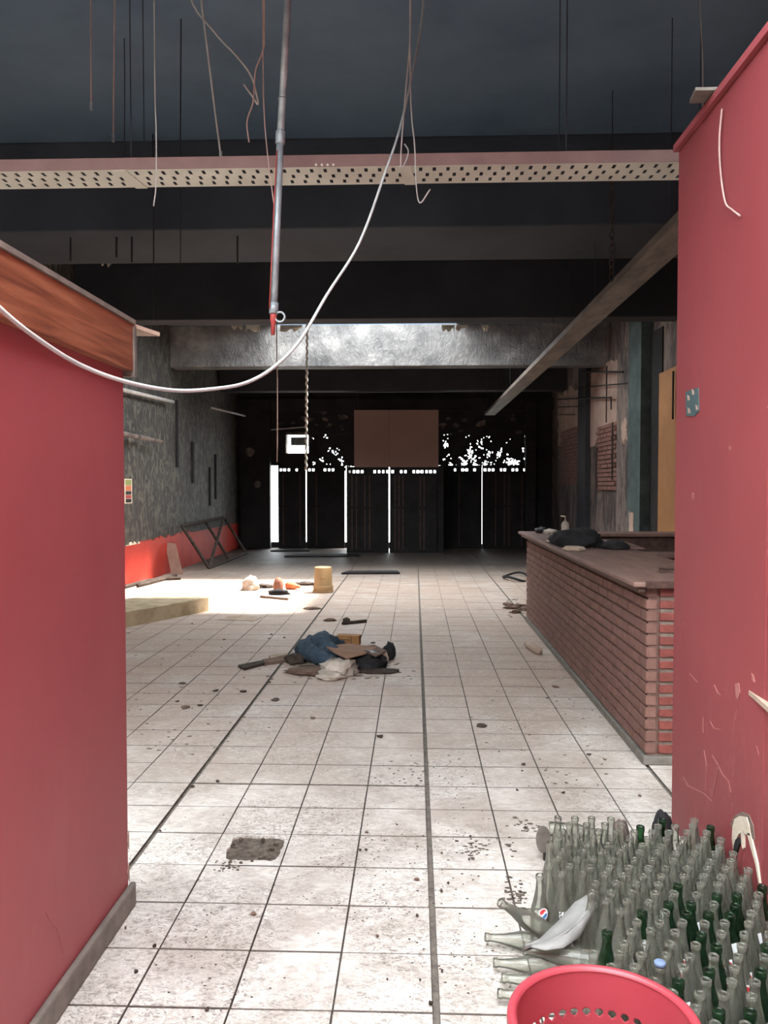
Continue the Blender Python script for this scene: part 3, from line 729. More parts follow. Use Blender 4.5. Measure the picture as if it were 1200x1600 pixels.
wire([(632, 225), (638, 236), (634, 252), (628, 264)], 3.97, .0035, 'cable_white', 'short curled white wire end at the tray', None)
wire([(641, 130), (648, 230), (650, 285), (656, 317), (672, 296)], 3.93, .0035, 'cable_grey', 'grey wire hooked upward below the tray')
wire([(1094, 0), (1098, 100), (1098, 185)], 4.6, .0035, 'cable_grey', 'faint wire beside the metal plate on the right partition')
wire([(957, 160), (957, 292)], 6.0, .003, 'cable_dark', 'dark wire above the right hanging chain')
for x, ya, yb, lab in [(110, 372, 408, 'leftmost dark rod stub below the grey beam'), (182, 372, 402, 'second dark rod stub below the grey beam'), (206, 385, 410, 'third dark rod stub, the shortest'), (240, 325, 500, 'long thin dark wire left of the pipe below the tray'), (371, 371, 412, 'dark rod stub nearest the pipe')]:
    wire([(x, ya), (x, yb)], 6.9 if yb < 450 else 6.6, .008 if yb < 450 else .005, 'cable_dark', lab, ZB if yb < 450 else ZC, name='rod_stub')
wire([(432, 508), (433, 600), (433, 722)], 10.5, .008, 'cable_pink', 'thin brown wire hanging left of the white rope', ZB)
# rope and chain
def chain(name, label, x, ya, yb, Y, r, mat, lk):
    a = P(x, ya, Y); b = P(x, yb, Y); root = empty(name, (a.x, Y, b.z), label, name.split('_')[-1]); z = a.z; k = 0
    lm = MB(); ring = [(lk * .42 * math.cos(t), 0, lk * .72 * math.sin(t)) for t in [i * math.pi / 6 for i in range(13)]]
    me = lm.tube(ring, r, 5, False).mesh('link', mat, True)
    while z > b.z:
        o = bpy.data.objects.new('link', me); C.objects.link(o); o.parent = root; o.location = (0, 0, z - b.z); o.rotation_euler = (0, 0, (k % 2) * 1.57 + .4); z -= lk * 1.1; k += 1
    return root
a = P(480, 506, 10.5); b = P(477, 848, 10.5)
pts = []
for i in range(70):
    f = i / 69; pts.append(Vector((a.x + .007 * math.sin(i * 1.9) - .02 * f, 10.5 + .007 * math.cos(i * 1.9), ZB + (1.72 - ZB) * f)))
hang('hanging_rope', 'twisted white rope hanging below the skylight beam', 'rope', pts, .014, 'rope', n=2)
chain('hanging_chain', 'dark chain hanging right of centre near the duct', 957, 235, 440, 6.0, .004, 'debris_dark', .045)
# rail along the left wall
a, b = P(240, 606, 11.5), P(372, 651, 17)
hang('wall_rail', 'thin grey pole slanting along the top of the left wall', 'pole', [Vector((XL + .1, 11.5, a.z)), Vector((XL + .12, 14.2, P(290, 628, 14.2).z))], .03, 'cable_grey')
hang('wall_rail', 'far thin pole end near the back corner', 'pole', [Vector((XL + .3, 16.2, P(338, 637, 16.2).z)), Vector((XL + .3, 19.4, P(371, 650, 19.4).z))], .025, 'cable_grey')
p = P(200, 682, 12.3); m = MB(); m.tube([(XL + .05, 11.3, p.z + .03), (XL + .12, 12.2, p.z), (XL + .2, 13.3, p.z - .02)], [.045, .035, .02], 7); tag(m.build('broken_batten', 'burnt_plaster'), 'broken batten sticking out of the left wall', 'batten')
# back-wall thin line left
hang('wall_conduit', 'thin pale conduit on the back wall above the window', 'conduit', [P(418, 672, 19.95), P(478, 667, 19.95)], .02, 'cable_grey')

# poster on left wall
pr = empty('wall_poster', (XL + .005, 12.9, 1.2), 'small colourful notice on the peeling left wall', 'poster')
ya, yb = PX(193.5, 760, XL).y, PX(205, 760, XL).y; ym = (ya + yb) / 2
zt, zb = CAM.z + (759 - 748) / F * ym, CAM.z - (787 - 759) / F * ym
def lwbox(y0, y1, z0, z1, t, nm, mt, root): m = MB(); m.box(XL, XL + t, y0, y1, z0, z1); return local(m, nm, mt, root)
lwbox(ya, yb, zb, zt, .012, 'backing', 'plaster_white', pr)
hh = (zt - zb); dy = (yb - ya)
for (f0, f1, mt) in [(.74, .96, 'poster_green'), (.52, .72, 'poster_orange'), (.36, .5, 'soot_beam'), (.2, .34, 'poster_red'), (.04, .18, 'soot_black')]:
    lwbox(ya + dy * .12, yb - dy * .12, zb + hh * f0, zb + hh * f1, .016, 'print_block', mt, pr)
# dark streaks / slots on left wall
for (x, ya_, yb_) in [(300, 690, 755), (275, 625, 730), (336, 710, 780), (327, 730, 790)]:
    a = PX(x, ya_, XL); m = MB(); m.box(XL, XL + .03, a.y - .05, a.y + .05, CAM.z + (759 - yb_) / F * a.y, CAM.z + (759 - ya_) / F * a.y); m.build('slot_strip', 'soot_black', wl)

# leaning metal frame and board by the left wall
def bar(a, b, r, nm, mt, root): return local(MB().tube([a, b], r, 6), nm, mt, root)
fr = empty('metal_frame', (XL + .5, 17, 0), 'rusty metal frame leaning against the left wall', 'frame')
c0, c1 = G(330, 868), G(376, 862); t0 = Vector((XL + .05, c0.y - .6, 0.85)); t1_ = Vector((XL + .06, c1.y - .9, 0.85))
q0 = Vector((XL + .55, 14.9, .02)); q1 = Vector((XL + .55, 18.2, .02)); t0 = Vector((XL + .06, 14.9, .78)); t1_ = Vector((XL + .06, 18.2, .82))
for (a, b) in ((q0, q1), (q1, t1_), (t1_, t0), (t0, q0), ((q0 + q1) / 2, (t0 + t1_) / 2), (q0, t1_)): bar(a, b, .03, 'frame_bar', 'debris_dark', fr)
bl = G(283, 897)
m = MB(); m.poly([(bl.x - .17, bl.y, .0), (bl.x + .05, bl.y - .05, 0), (bl.x - .12, bl.y + .1, .52), (bl.x - .33, bl.y + .15, .54)], .03, (.3, -.9, .1)); tag(m.build('leaning_board', 'bare_plaster'), 'narrow pale board leaning by the red dado', 'board')
for i, (pts) in enumerate([[(190, 918), (240, 906), (282, 903)], [(215, 915), (262, 903), (275, 900)]]):
    hang('floor_pole', ['longer dark pole lying along the left wall', 'shorter dark pole lying along the left wall'][i], 'pole', [G(x, y, .03) for x, y in pts], .03, 'debris_dark')
# stained low slab
a, b = G(326, 955), G(185, 983); d = (b - a).normalized(); n_ = Vector((d.y, -d.x, 0));
if n_.x > 0: n_ = -n_
L = 2.6; th = .175; wd = .75
m = MB(); ns = 18
prof = [(0, 0), (0, th - .012), (.012, th), (wd - .012, th), (wd, th - .012), (wd, 0)]
for i in range(ns + 1):
    q = a + d * (L * i / ns)
    for (u, z) in prof:
        j = .006 * noise.noise(Vector((i * .9, u * 5, z * 9)))
        v = q + n_ * (u + j); m.v.append((v.x, v.y, max(0, z + (j if z > 0 else 0))))
k = len(prof)
for i in range(ns):
    for j in range(k):
        j2 = (j + 1) % k; m.f.append((i * k + j, i * k + j2, (i + 1) * k + j2, (i + 1) * k + j)); m.mi.append(0)
m.f += [tuple(range(k)), tuple(ns * k + j for j in range(k))]; m.mi += [0, 0]
tag(m.build('floor_slab', 'slab_stone'), 'low stained slab lying on the sunlit floor at left', 'slab')

# ------------------------------------------------------------------ bar counter
BX, BY0, BY1, BZ = 1.255, 4.5, 9.3, .975
bar_ = empty('bar_counter', (BX, BY0, 0), 'brick bar counter with a brown wooden top', 'bar counter')
BXi = 1.80
m = MB(); m.box(BX + .012, BXi, BY0 + .012, BY1, .0, BZ); local(m, 'brick_core', 'brick_mortar', bar_)
m = MB(); m.box(BX + .075, BXi - .01, BY0 + .004, BY0 + .012, .05, BZ); local(m, 'end_mortar', 'grey_mortar', bar_)
def bmesh_brick(mat):
    m = MB(); h = .5; e = .06
    m.box(-h, h, -h, h, -h, h); me = m.mesh('brick', mat)
    bm = bmesh.new(); bm.from_mesh(me); bmesh.ops.bevel(bm, geom=bm.edges[:], offset=.05, segments=1, affect='EDGES'); bm.to_mesh(me); bm.free(); return me
bk, be = bmesh_brick('brick'), bmesh_brick('brick_end')
NC = 14; ch = (BZ - .055) / NC; Lb = (BY1 - BY0 - .09) / 18
for r in range(NC):
    z = .055 + (r + .5) * ch; off = Lb / 2 if r % 2 else 0
    y = BY0 + .0; ylist = []
    yy = BY0 + (Lb * .5 if r % 2 else 0)
    if r % 2: ylist.append((BY0, BY0 + Lb * .5))
    while yy < BY1 - .02:
        ylist.append((yy, min(yy + Lb, BY1))); yy += Lb
    for (ya, yb) in ylist:
        if yb - ya < .06: continue
        o = bpy.data.objects.new('brick', bk); C.objects.link(o); o.parent = bar_; o.matrix_parent_inverse = Matrix.Translation(-bar_.location)
        o.location = (BX + .03 + random.uniform(-.002, .002), (ya + yb) / 2, z); o.scale = (.06, yb - ya - .012, ch - .012)
    xs = [(BX + .065, BX + .175), (BX + .185, BX + .37), (BX + .38, BXi)] if r % 2 == 0 else [(BX + .065, BX + .155), (BX + .175, BX + .28), (BX + .29, BXi)]
    for (xa, xb) in xs:
        o = bpy.data.objects.new('brick', be); C.objects.link(o); o.parent = bar_; o.matrix_parent_inverse = Matrix.Translation(-bar_.location)
        o.location = ((xa + xb) / 2, BY0 + .02 + random.uniform(-.004, .002), z); o.scale = (xb - xa - .014, .05, ch - random.uniform(.018, .028)); o.rotation_euler = (0, random.uniform(-.015, .015), 0)
m = MB(); m.box(BX - .012, BXi, BY0 - .01, BY1 + .01, 0, .05); local(m, 'plinth', 'grey_skirting', bar_, bevel=.006)
m = MB(); m.box(BX - .085, BXi + .0, BY0 - .05, BY1 + .08, BZ, BZ + .03); ct = local(m, 'counter_top', 'counter_wood', bar_, bevel=.008)
m = MB(); m.box(BX - .055, BX - .005, BY0 - .03, BY1 + .05, BZ - .03, BZ); m.build('edge_moulding', 'dark_wood', ct, bevel=.006)
m = MB(); m.box(BX - .02, BXi, BY0 - .056, BY0 - .05, BZ - .004, BZ + .034); m.build('end_lip', 'dark_wood', ct)
# far leg of the bar with its inner shelf
m = MB(); m.box(BXi, 3.2, 8.95, 9.3, 0, BZ); local(m, 'return_leg', 'dark_wood', bar_)
m = MB(); m.box(BXi, 3.22, 8.88, 9.38, BZ, BZ + .03); local(m, 'return_top', 'counter_wood', bar_, bevel=.006)
m = MB(); m.box(BXi, 3.2, 8.3, 8.95, .80, .83); local(m, 'inner_shelf', 'counter_wood', bar_)
m = MB(); m.box(BXi, 1.86, 4.6, 8.3, .0, .80); local(m, 'inner_face', 'dark_wood', bar_)
for x in (2.4, 3.0):
    m = MB(); m.box(x, x + .05, 8.35, 8.4, 0, .8); local(m, 'shelf_post', 'dark_wood', bar_)
ZTOP = BZ + .03
# things on the counter
def onbar(x, y): return G(x, y, ZTOP)
p = onbar(905, 853); p2 = onbar(958, 858)
bag = lump('black_garment', 'black_cloth', (p.x - .02, p.y + .02, ZTOP), (.42, .62, .15), amp=.35, freq=1.8, seed=3, rz=.15)
tag(bag, 'crumpled black garment lying on the bar top', 'garment')
s = lump('sleeve', 'black_cloth', (0.20, -.36, 0), (.22, .24, .07), bag, amp=.3, seed=5)
p = onbar(883, 834)
sb = empty('pump_bottle', p, 'small pump bottle standing on the bar', 'bottle')
MB().lathe([(0, 0), (.038, 0), (.042, .02), (.042, .10), (.03, .125), (.014, .135), (.014, .15)], 12).build('body', 'white_cloth', sb, True)
MB().tube([(0, 0, .15), (0, 0, .185), (-.05, 0, .19)], .009, 8).build('pump', 'white_cloth', sb, True)
p = onbar(846, 833); tag(lump('crumpled_foil', 'cable_dark', p, (.14, .2, .07), amp=.4, seed=11), 'small dark crumpled scrap at the far end of the bar', 'scrap')
p = onbar(860, 834); tag(lump('plastic_bag', 'white_cloth', p, (.16, .35, .05), amp=.4, seed=12), 'flattened pale plastic bag beside the pump bottle', 'bag')
p = onbar(896, 860); tag(lump('paper_scrap', 'pale_board', p, (.18, .16, .04), amp=.3, seed=13), 'pale paper scrap in front of the black garment', 'paper')
p = onbar(862, 848); tag(lump('paper_scrap', 'pale_board', p, (.1, .2, .03), amp=.3, seed=14), 'small pale scrap at the bar edge', 'paper')
def plate(name, pts, th, mat, label, cat):
    m = MB(); m.poly(pts, th, (0, 0, 1)); return tag(m.build(name, mat), label, cat)
plate('cardboard_sheet', [(1.40, 8.5, ZTOP + .002), (1.78, 8.42, ZTOP + .002), (1.79, 9.1, ZTOP + .002), (1.5, 9.2, ZTOP + .002)], .012, 'pale_board', 'pale cardboard sheet on the far end of the bar', 'cardboard')
plate('cardboard_sheet', [(1.5, 7.0, ZTOP + .002), (1.85, 6.7, ZTOP + .002), (1.9, 7.6, ZTOP + .002), (1.62, 7.9, ZTOP + .002)], .012, 'counter_wood', 'brown board piece behind the black garment', 'board')
plate('board_strip', [(1.45, 4.95, ZTOP + .002), (1.78, 4.8, ZTOP + .002), (1.79, 5.0, ZTOP + .002), (1.5, 5.12, ZTOP + .002)], .01, 'dark_wood', 'dark board strip near the front of the bar top', 'board')
p = G(965, 838, .9); tag(lump('rag', 'white_cloth', (2.05, 8.6, .83), (.2, .2, .08), amp=.4, seed=15), 'small pale rag on the inner bar shelf', 'rag')
p = onbar(880, 838)

# ------------------------------------------------------------------ bottles
PROF_C = [(.0, .004), (.024, .003), (.0295, .0), (.031, .008), (.0305, .06), (.0315, .105), (.0300, .125), (.0225, .155), (.0158, .185), (.0128, .21), (.0122, .226), (.0145, .228), (.0145, .240), (.0120, .242), (.0105, .236)]
PROF_G = [(.0, .004), (.024, .003), (.0295, .0), (.0305, .008), (.0305, .125), (.0285, .145), (.0200, .170), (.0145, .190), (.0132, .215), (.0155, .217), (.0155, .236), (.0125, .238), (.011, .232)]
mc = MB().lathe(PROF_C, 14).mesh('clear_bottle', 'clear_glass', True)
mg = MB().lathe(PROF_G, 14).mesh('green_bottle', 'green_glass', True)
def rad(z, prof=PROF_C):
    q = prof[2:]
    for (r0, z0), (r1, z1) in zip(q, q[1:]):
        if z0 <= z <= z1: return r0 + (r1 - r0) * (z - z0) / max(1e-6, z1 - z0)
    return .03
def badge(kind):
    """printed badge wrapped round the shoulder: ring, red/white/blue wave, or blue script block"""
    m = MB(); nu, nv = 16, 16; zc, R = .125, .0165; idx = {}
    if kind == 'script': zc = .10
    def v(i, k):
        if (i, k) not in idx:
            u = (i / nu * 2 - 1) * R; z = zc + (k / nv * 2 - 1) * R * (1.5 if kind == 'script' else 1); r = rad(z) + .0008; a = u / r - math.pi / 2
            idx[(i, k)] = len(m.v); m.v.append((r * math.cos(a), r * math.sin(a), z))
        return idx[(i, k)]
    for i in range(nu):
        for k in range(nv):
            u = (i + .5) / nu * 2 - 1; w = (k + .5) / nv * 2 - 1; rr = math.hypot(u, w)
            if kind == 'globe':
                if rr > 1: continue
                wv = w - .28 * math.sin(u * 3.0)
                mi = 1 if rr > .86 else (0 if wv > .2 else (2 if wv < -.2 else 1))
            elif kind == 'shield':
                if abs(u) > .75 * (1 if w > 0 else 1 + w * .5): continue
                mi = 0 if (w > -.1 and rr < .72) else 1
            else:
                if math.sin(u * 9 + 2 * math.sin(w * 5)) * math.cos(w * 8) < -.15: continue
                mi = 2 if (w < .2) else 1
            m.f.append((v(i, k), v(i + 1, k), v(i + 1, k + 1), v(i, k + 1))); m.mi.append(mi)
    return m.mesh('printed_badge', ['print_red', 'print_white', 'print_blue'])
BADGE = {k: badge(k) for k in ('globe', 'shield', 'script')}
def bottle(kind, loc, rot=(0, 0, 0), label=None, group=None, bd=None, face=0.0):
    nm = 'green_bottle' if kind == 'g' else 'glass_bottle'
    o = bpy.data.objects.new(nm, mg if kind == 'g' else mc); C.objects.link(o); o.location = loc; o.rotation_euler = rot
    tag(o, label, 'bottle', group)
    if bd:
        c = bpy.data.objects.new('printed_badge', BADGE[bd]); C.objects.link(c); c.parent = o; c.rotation_euler = (0, 0, face)
    return o
BC = Vector((.416, 1.79, .35)); BR = .205         # the bin
# front-left standing bottles, a little apart
bottle('c', (*G(843, 1480)[:2], .001), (0, 0, 0), 'clear bottle with round red white and blue badge at the left edge', None, 'globe', .3)
# lying bottles
LY = []
def lying(px_neck, px_base, z0, label, kind='c', z1=None):
    a = G(*px_neck, z0); b = G(*px_base, z1 if z1 is not None else z0); d = (a - b); d.normalize(); b = a - d * .24
    q = Vector((0, 0, 1)).rotation_difference(d)
    LY.append((a, b)); c = b; o = bottle(kind, (c.x, c.y, c.z), q.to_euler(), label); return o
lying((758, 1464), (850, 1474), .034, 'clear bottle lying on the tiles, topmost of the fallen ones')
lying((771, 1504), (860, 1511), .034, 'fallen clear bottle, second from the top at the left edge')
lying((784, 1528), (862, 1536), .034, 'fallen clear bottle just above the red bin rim')
lying((778, 1552), (860, 1562), .034, 'lowest fallen clear bottle beside the red bin')
lying((818, 1485), (900, 1498), .10, 'clear bottle lying on top of the fallen bottles')
lying((781, 1410), (838, 1446), .20, 'clear bottle tilted up at the far left of the crowd', z1=.11)
lying((947, 1302), (874, 1296), .034, 'clear bottle lying along the back edge of the crowd')
def clear_of(x, y):
    for a, b in LY:
        A2, B2, p2 = Vector((a.x, a.y)), Vector((b.x, b.y)), Vector((x, y)); d2 = B2 - A2
        t_ = max(0, min(1, (p2 - A2).dot(d2) / d2.length_squared))
        if (A2 + d2 * t_ - p2).length < .062: return False
    return (Vector((x, y)) - FREE).length > .064
FREE = G(843, 1480).xy
slots = []; dx = .0655; r = 0; y = 1.72
while y < 3.22:
    xl = .46 if y < 2.55 else (.43 if y < 2.8 else .47); xl += .02 * math.sin(y * 31)
    if y > 2.95: xl += (y - 2.95) * .3
    x = XRW - .036 - (dx / 2 if r % 2 else 0)
    while x > xl:
        okk = math.hypot(x - BC.x, y - BC.y) > BR + .045 and clear_of(x, y)
        if y > 3.12 and random.random() < .45: okk = False
        if okk: slots.append([x + random.uniform(-.0015, .0015), y + random.uniform(-.0015, .0015), 'c', None])
        x -= dx
    y += dx * .885; r += 1
def nearest(px, py, z, cond):
    p = G(px, py, z); best = None
    for s in slots:
        if cond(s):
            d = (s[0] - p.x) ** 2 + (s[1] - p.y) ** 2
            if best is None or d < best[0]: best = (d, s)
    return best[1]
greens = [(1067, 1384), (1124, 1396), (1029, 1407), (1088, 1410), (1163, 1401), (1147, 1409), (1008, 1423), (1084, 1420), (1110, 1422), (1153, 1423), (962, 1451), (1090, 1455), (1108, 1478), (1195, 1478), (1100, 1520), (1071, 1530), (1190, 1514), (1136, 1586), (1159, 1568), (988, 1286), (1027, 1273), (1105, 1295), (1194, 1387)]
for g in greens: nearest(g[0], g[1], .236, lambda s: s[2] == 'c')[2] = 'g'
prints = [(1047, 1510, 'shield'), (1077, 1513, 'shield'), (1140, 1528, 'shield'), (1178, 1531, 'shield'), (1128, 1489, 'shield'), (993, 1492, 'shield'), (951, 1352, 'globe'), (878, 1417, 'script'), (994, 1382, 'script'), (1105, 1382, 'script'), (1056, 1392, 'script'), (972, 1425, 'script'), (1000, 1430, 'script')]
for (x, y, k) in prints: nearest(x, y, .13, lambda s: s[2] == 'c' and s[3] is None)[3] = k
print('bottles', len(slots))
ORD = ['', 'second ', 'third ', 'fourth ', 'fifth ', 'sixth ', 'seventh ', 'eighth ', 'ninth ', 'tenth ', 'eleventh ', 'twelfth ']
gr = sorted([s for s in slots if s[2] == 'g'], key=lambda s: s[1]); GL = {}
for i, s_ in enumerate(gr):
    GL[id(s_)] = ('dark green bottle among the clear ones, %snearest to the red bin side' % ORD[i]) if i < 12 else ('dark green bottle among the clear ones, %sfarthest back of the green ones' % ORD[len(gr) - 1 - i])
for kd, nm in (('shield', 'red and white badge'), ('script', 'blue and white print')):
    for i, s_ in enumerate(sorted([s for s in slots if s[3] == kd and s[2] == 'c'], key=lambda s: s[0] / s[1])):
        GL[id(s_)] = 'clear standing bottle with %s, %sfrom the left of its kind' % (nm, ORD[i] or 'first ')
for sl in slots:
    x, y, k, bd = sl
    rz = random.uniform(0, 6.28); tilt = (random.gauss(0, .012), random.gauss(0, .012), rz)
    fc = -rz + random.uniform(-.2, .2) + math.atan2(-x, y) * -0.0
    if k == 'g': bottle('g', (x, y, 0.001), tilt, GL[id(sl)], 'green bottles standing on the floor')
    elif bd == 'shield': bottle('c', (x, y, 0.001), tilt, GL[id(sl)], 'clear bottles with red badges', bd, fc)
    elif bd == 'script': bottle('c', (x, y, 0.001), tilt, GL[id(sl)], 'clear bottles with blue print', bd, fc)
    elif bd == 'globe': bottle('c', (x, y, 0.001), tilt, 'clear bottle with round red white and blue badge inside the crowd', None, bd, fc)
    else: bottle('c', (x, y, 0.001), tilt, 'plain clear dusty glass bottle standing in the crowd on the floor', 'plain clear bottles standing on the floor')
# oval paddle-like plastic at the back left of the bottles
p = G(849, 1345); rt = empty('oval_paddle', p, 'grey oval plastic paddle standing at the corner of the bottles', 'paddle')
m = MB(); N = 20; oval = [(.030 * math.cos(2 * math.pi * k / N), 0, .085 + .055 * math.sin(2 * math.pi * k / N)) for k in range(N)]
m.poly(oval, .008, (0, 1, .15)); m.build('oval_blade', 'clear_glass' if False else 'grey_skirting', rt)
MB().tube([(.006, .004, .035), (.008, .006, .0)], .008, 8).build('handle', 'cable_dark', rt)
# dark cap / mug shapes at the back of the crowd
p = G(973, 1322); rt2 = lump('crumpled_rag', 'burnt_plaster', (p.x, p.y + .03, 0), (.07, .07, .10), amp=.2, seed=21); tag(rt2, 'brownish crumpled lump behind the bottles', 'scrap')
p = G(1040, 1322); tag(lump('black_bag_scrap', 'black_cloth', (p.x, p.y + .05, 0), (.09, .08, .13), amp=.3, seed=22), 'black bag scrap behind the bottles by the partition', 'scrap')
# blue bottle cap on a bottle
s = nearest(1040, 1520, .243, lambda s: s[2] == 'c')
m = MB().lathe([(0, .012), (.013, .012), (.0155, .009), (.0158, 0), (.0145, 0)], 16); o = m.build('bottle_cap', 'cap_blue', None, True); o.location = (s[0], s[1], .243); tag(o, 'pale blue cap sitting on a bottle near the bin', 'cap')
# paper bits between the bottles
for (x, y) in [(1089, 1565), (1056, 1535), (1149, 1462), (1073, 1437), (1041, 1420), (1174, 1455), (1003, 1464)]:
    p = G(x, y, .16); s = nearest(x, y, .16, lambda s: True); m = MB()
    m.poly([(s[0] - .012, s[1] - .034, .13), (s[0] + .010, s[1] - .034, .135), (s[0] + .006, s[1] - .03, .165), (s[0] - .008, s[1] - .03, .16)], .001, (0, -1, .3))
    tag(m.build('paper_bit', 'print_white'), 'small white paper bit caught between bottles', 'paper', 'paper bits between bottles')
# crumpled grey sheet
gs = [((818, 1478), 2.55), ((848, 1462), 2.62), ((880, 1428), 2.72), ((908, 1404), 2.80), ((925, 1394), 2.84), ((932, 1412), 2.80), ((926, 1432), 2.74), ((908, 1458), 2.66), ((880, 1474), 2.58), ((845, 1485), 2.52)]
ptsS = [P(x, y, Y - .15) for (x, y), Y in gs]
rt = empty('crumpled_sheet', ptsS[0], 'crumpled grey sheet lying on the bottles at left', 'sheet')
m = MB(); mid = [ptsS[0], P(850, 1470, 2.47), P(876, 1462, 2.50), P(898, 1432, 2.60), P(916, 1410, 2.68), ptsS[4]]
upper = [ptsS[0], ptsS[1], ptsS[2], ptsS[3], ptsS[4]]
A_ = [ptsS[0], P(843, 1467, 2.52), P(872, 1440, 2.60), P(898, 1412, 2.66), P(924, 1394, 2.70)]
B_ = [P(822, 1478, 2.45), P(856, 1471, 2.44), P(884, 1460, 2.46), P(906, 1440, 2.52), P(931, 1410, 2.62)]
for i in range(5):
    for f in range(5):
        q = A_[i].lerp(B_[i], f / 4); q.z -= .018 * math.sin(f / 4 * math.pi) + .006 * noise.noise(q * 40); m.v.append(tuple(q))
for i in range(4):
    for f in range(4): m.f.append((i * 5 + f, i * 5 + f + 1, (i + 1) * 5 + f + 1, (i + 1) * 5 + f)); m.mi.append(0)
o = local(m, 'inner_fold', 'grey_sheet', rt, smooth=True); s = o.modifiers.new('t', 'SOLIDIFY'); s.thickness = .004
C_ = [P(822, 1479, 2.44), P(852, 1486, 2.41), P(880, 1482, 2.42), P(905, 1464, 2.48), P(931, 1418, 2.62)]
m = MB()
for i in range(5):
    for f in range(3):
        q = B_[i].lerp(C_[i], f / 2); m.v.append(tuple(q))
for i in range(4):
    for f in range(2): m.f.append((i * 3 + f, i * 3 + f + 1, (i + 1) * 3 + f + 1, (i + 1) * 3 + f)); m.mi.append(0)
o = local(m, 'outer_fold', 'grey_sheet', rt, smooth=True); s = o.modifiers.new('t', 'SOLIDIFY'); s.thickness = .004

# ------------------------------------------------------------------ red bin
bn = empty('red_bin', (BC.x, BC.y, 0), 'red plastic laundry bin with round holes in the foreground', 'bin')
Hb = .35; Rb = .15
def wallgrid(prof_r, seg, z0, z1, nz, holes):
    m = MB(); idx = {}
    def v(i, k):
        i %= seg
        if (i, k) not in idx:
            z = z0 + (z1 - z0) * k / nz; r_ = prof_r(z); a = 2 * math.pi * i / seg
            idx[(i, k)] = len(m.v); m.v.append((r_ * math.cos(a), r_ * math.sin(a), z))
        return idx[(i, k)]
    for i in range(seg):
        for k in range(nz): m.f.append((v(i, k), v(i + 1, k), v(i + 1, k + 1), v(i, k + 1))); m.mi.append(0)
    return m
rf = lambda z: Rb + (BR - .012 - Rb) * (z / Hb) ** .8
m = MB(); NH = 38; seg = NH * 10; rows = [.06, .11, .16, .205, .25]
# wall with round holes: build as a fine grid, drop a round of cells at each hole
dzc = .0028; nz = int(Hb / dzc); idx = {}
def bv(i, k):
    i %= seg
    if (i, k) not in idx:
        z = Hb * k / nz; r_ = rf(z); a = 2 * math.pi * i / seg; idx[(i, k)] = len(m.v); m.v.append((r_ * math.cos(a), r_ * math.sin(a), z))
    return idx[(i, k)]
for i in range(seg):
    for k in range(nz):
        z = Hb * (k + .5) / nz; skip = False
        for ri, zr in enumerate(rows):
            du = ((i + .5 + (5 if ri % 2 else 0)) % 10 - 5) * (2 * math.pi * rf(z) / seg); dv = z - zr
            if du * du + dv * dv < .0088 ** 2: skip = True; break
        if not skip: m.f.append((bv(i, k), bv(i + 1, k), bv(i + 1, k + 1), bv(i, k + 1))); m.mi.append(0)
o = m.build('bin_wall', 'bin_plastic', bn, True); s = o.modifiers.new('t', 'SOLIDIFY'); s.thickness = .0025; s.offset = 0
rim = MB().lathe([(BR - .016, Hb - .006), (BR - .013, Hb), (BR - .006, Hb + .004), (BR + .003, Hb + .001), (BR + .006, Hb - .008), (BR + .006, Hb - .028), (BR + .003, Hb - .028), (BR + .002, Hb - .006), (BR - .008, Hb - .003)], 72)
rim.build('rim', 'bin_plastic', bn, True)
MB().lathe([(0.0, .004), (Rb - .01, .004), (Rb, .0), (Rb + .002, .01)], 48).build('base', 'bin_plastic', bn, True)

# ------------------------------------------------------------------ debris pile in the middle of the floor
Yd = 7.0
p = G(497, 1034)
jn = empty('denim_jeans', p, 'crumpled blue jeans on the debris heap', 'jeans')
def fold(pts, rs, nm, mat, root, seg=14, sq=.8, seed=0):
    m = MB().tube(crom(pts, 6), [1] * (len(crom(pts, 6))), seg)
    path = crom(pts, 6); rr = []
    for i in range(len(path)):
        f = i / (len(path) - 1) * (len(rs) - 1); k = min(int(f), len(rs) - 2); rr.append(rs[k] + (rs[k + 1] - rs[k]) * (f - k))
    m = MB().tube(path, rr, seg)
    m.v = [tuple(Vector(v) + Vector((noise.noise(Vector(v) * 14 + Vector((seed, 0, 0))), noise.noise(Vector(v) * 14 + Vector((0, seed, 5))), noise.noise(Vector(v) * 14 + Vector((9, 0, seed))))) * .03) for v in m.v]
    m.v = [(v[0], v[1], max(v[2], 0.004)) for v in m.v]
    return m.build(nm, mat, root, True)
fold([(.06, .40, .05), (-.06, .26, .10), (-.12, .08, .10), (-.04, -.08, .09), (.10, -.22, .06), (.2, -.30, .05)], [.05, .08, .085, .08, .07, .055], 'trouser_leg', 'denim', jn, seed=2)
fold([(.16, .42, .05), (.04, .28, .13), (.02, .08, .15), (.10, -.08, .11), (.2, -.16, .07)], [.05, .08, .085, .075, .05], 'trouser_leg', 'denim', jn, seed=7)
lump('waistband', 'denim', (.02, .36, 0), (.26, .22, .17), jn, amp=.3, seed=31)
m = MB(); m.poly([G(x, y, z) for x, y, z in [(508, 1011, .15), (545, 1007, .10), (590, 1013, .10), (572, 1022, .13), (541, 1030, .13), (521, 1020, .15)]], .010, (0, 0, 1)); tag(m.build('cardboard_sheet', 'cardboard'), 'brown cardboard sheet on the debris heap', 'cardboard')
m = MB(); m.poly([G(x, y, z) for x, y, z in [(566, 1011, .09), (585, 1009, .09), (604, 1018, .10), (588, 1027, .12), (574, 1021, .12)]], .010, (0, 0, 1)); tag(m.build('cardboard_scrap', 'debris_brown'), 'smaller dark cardboard scrap at the right of the heap', 'cardboard')
b_ = G(545, 1007)
wbx = empty('wooden_block', b_, 'orange brown wooden block behind the cardboard sheet', 'block', rz=-.12)
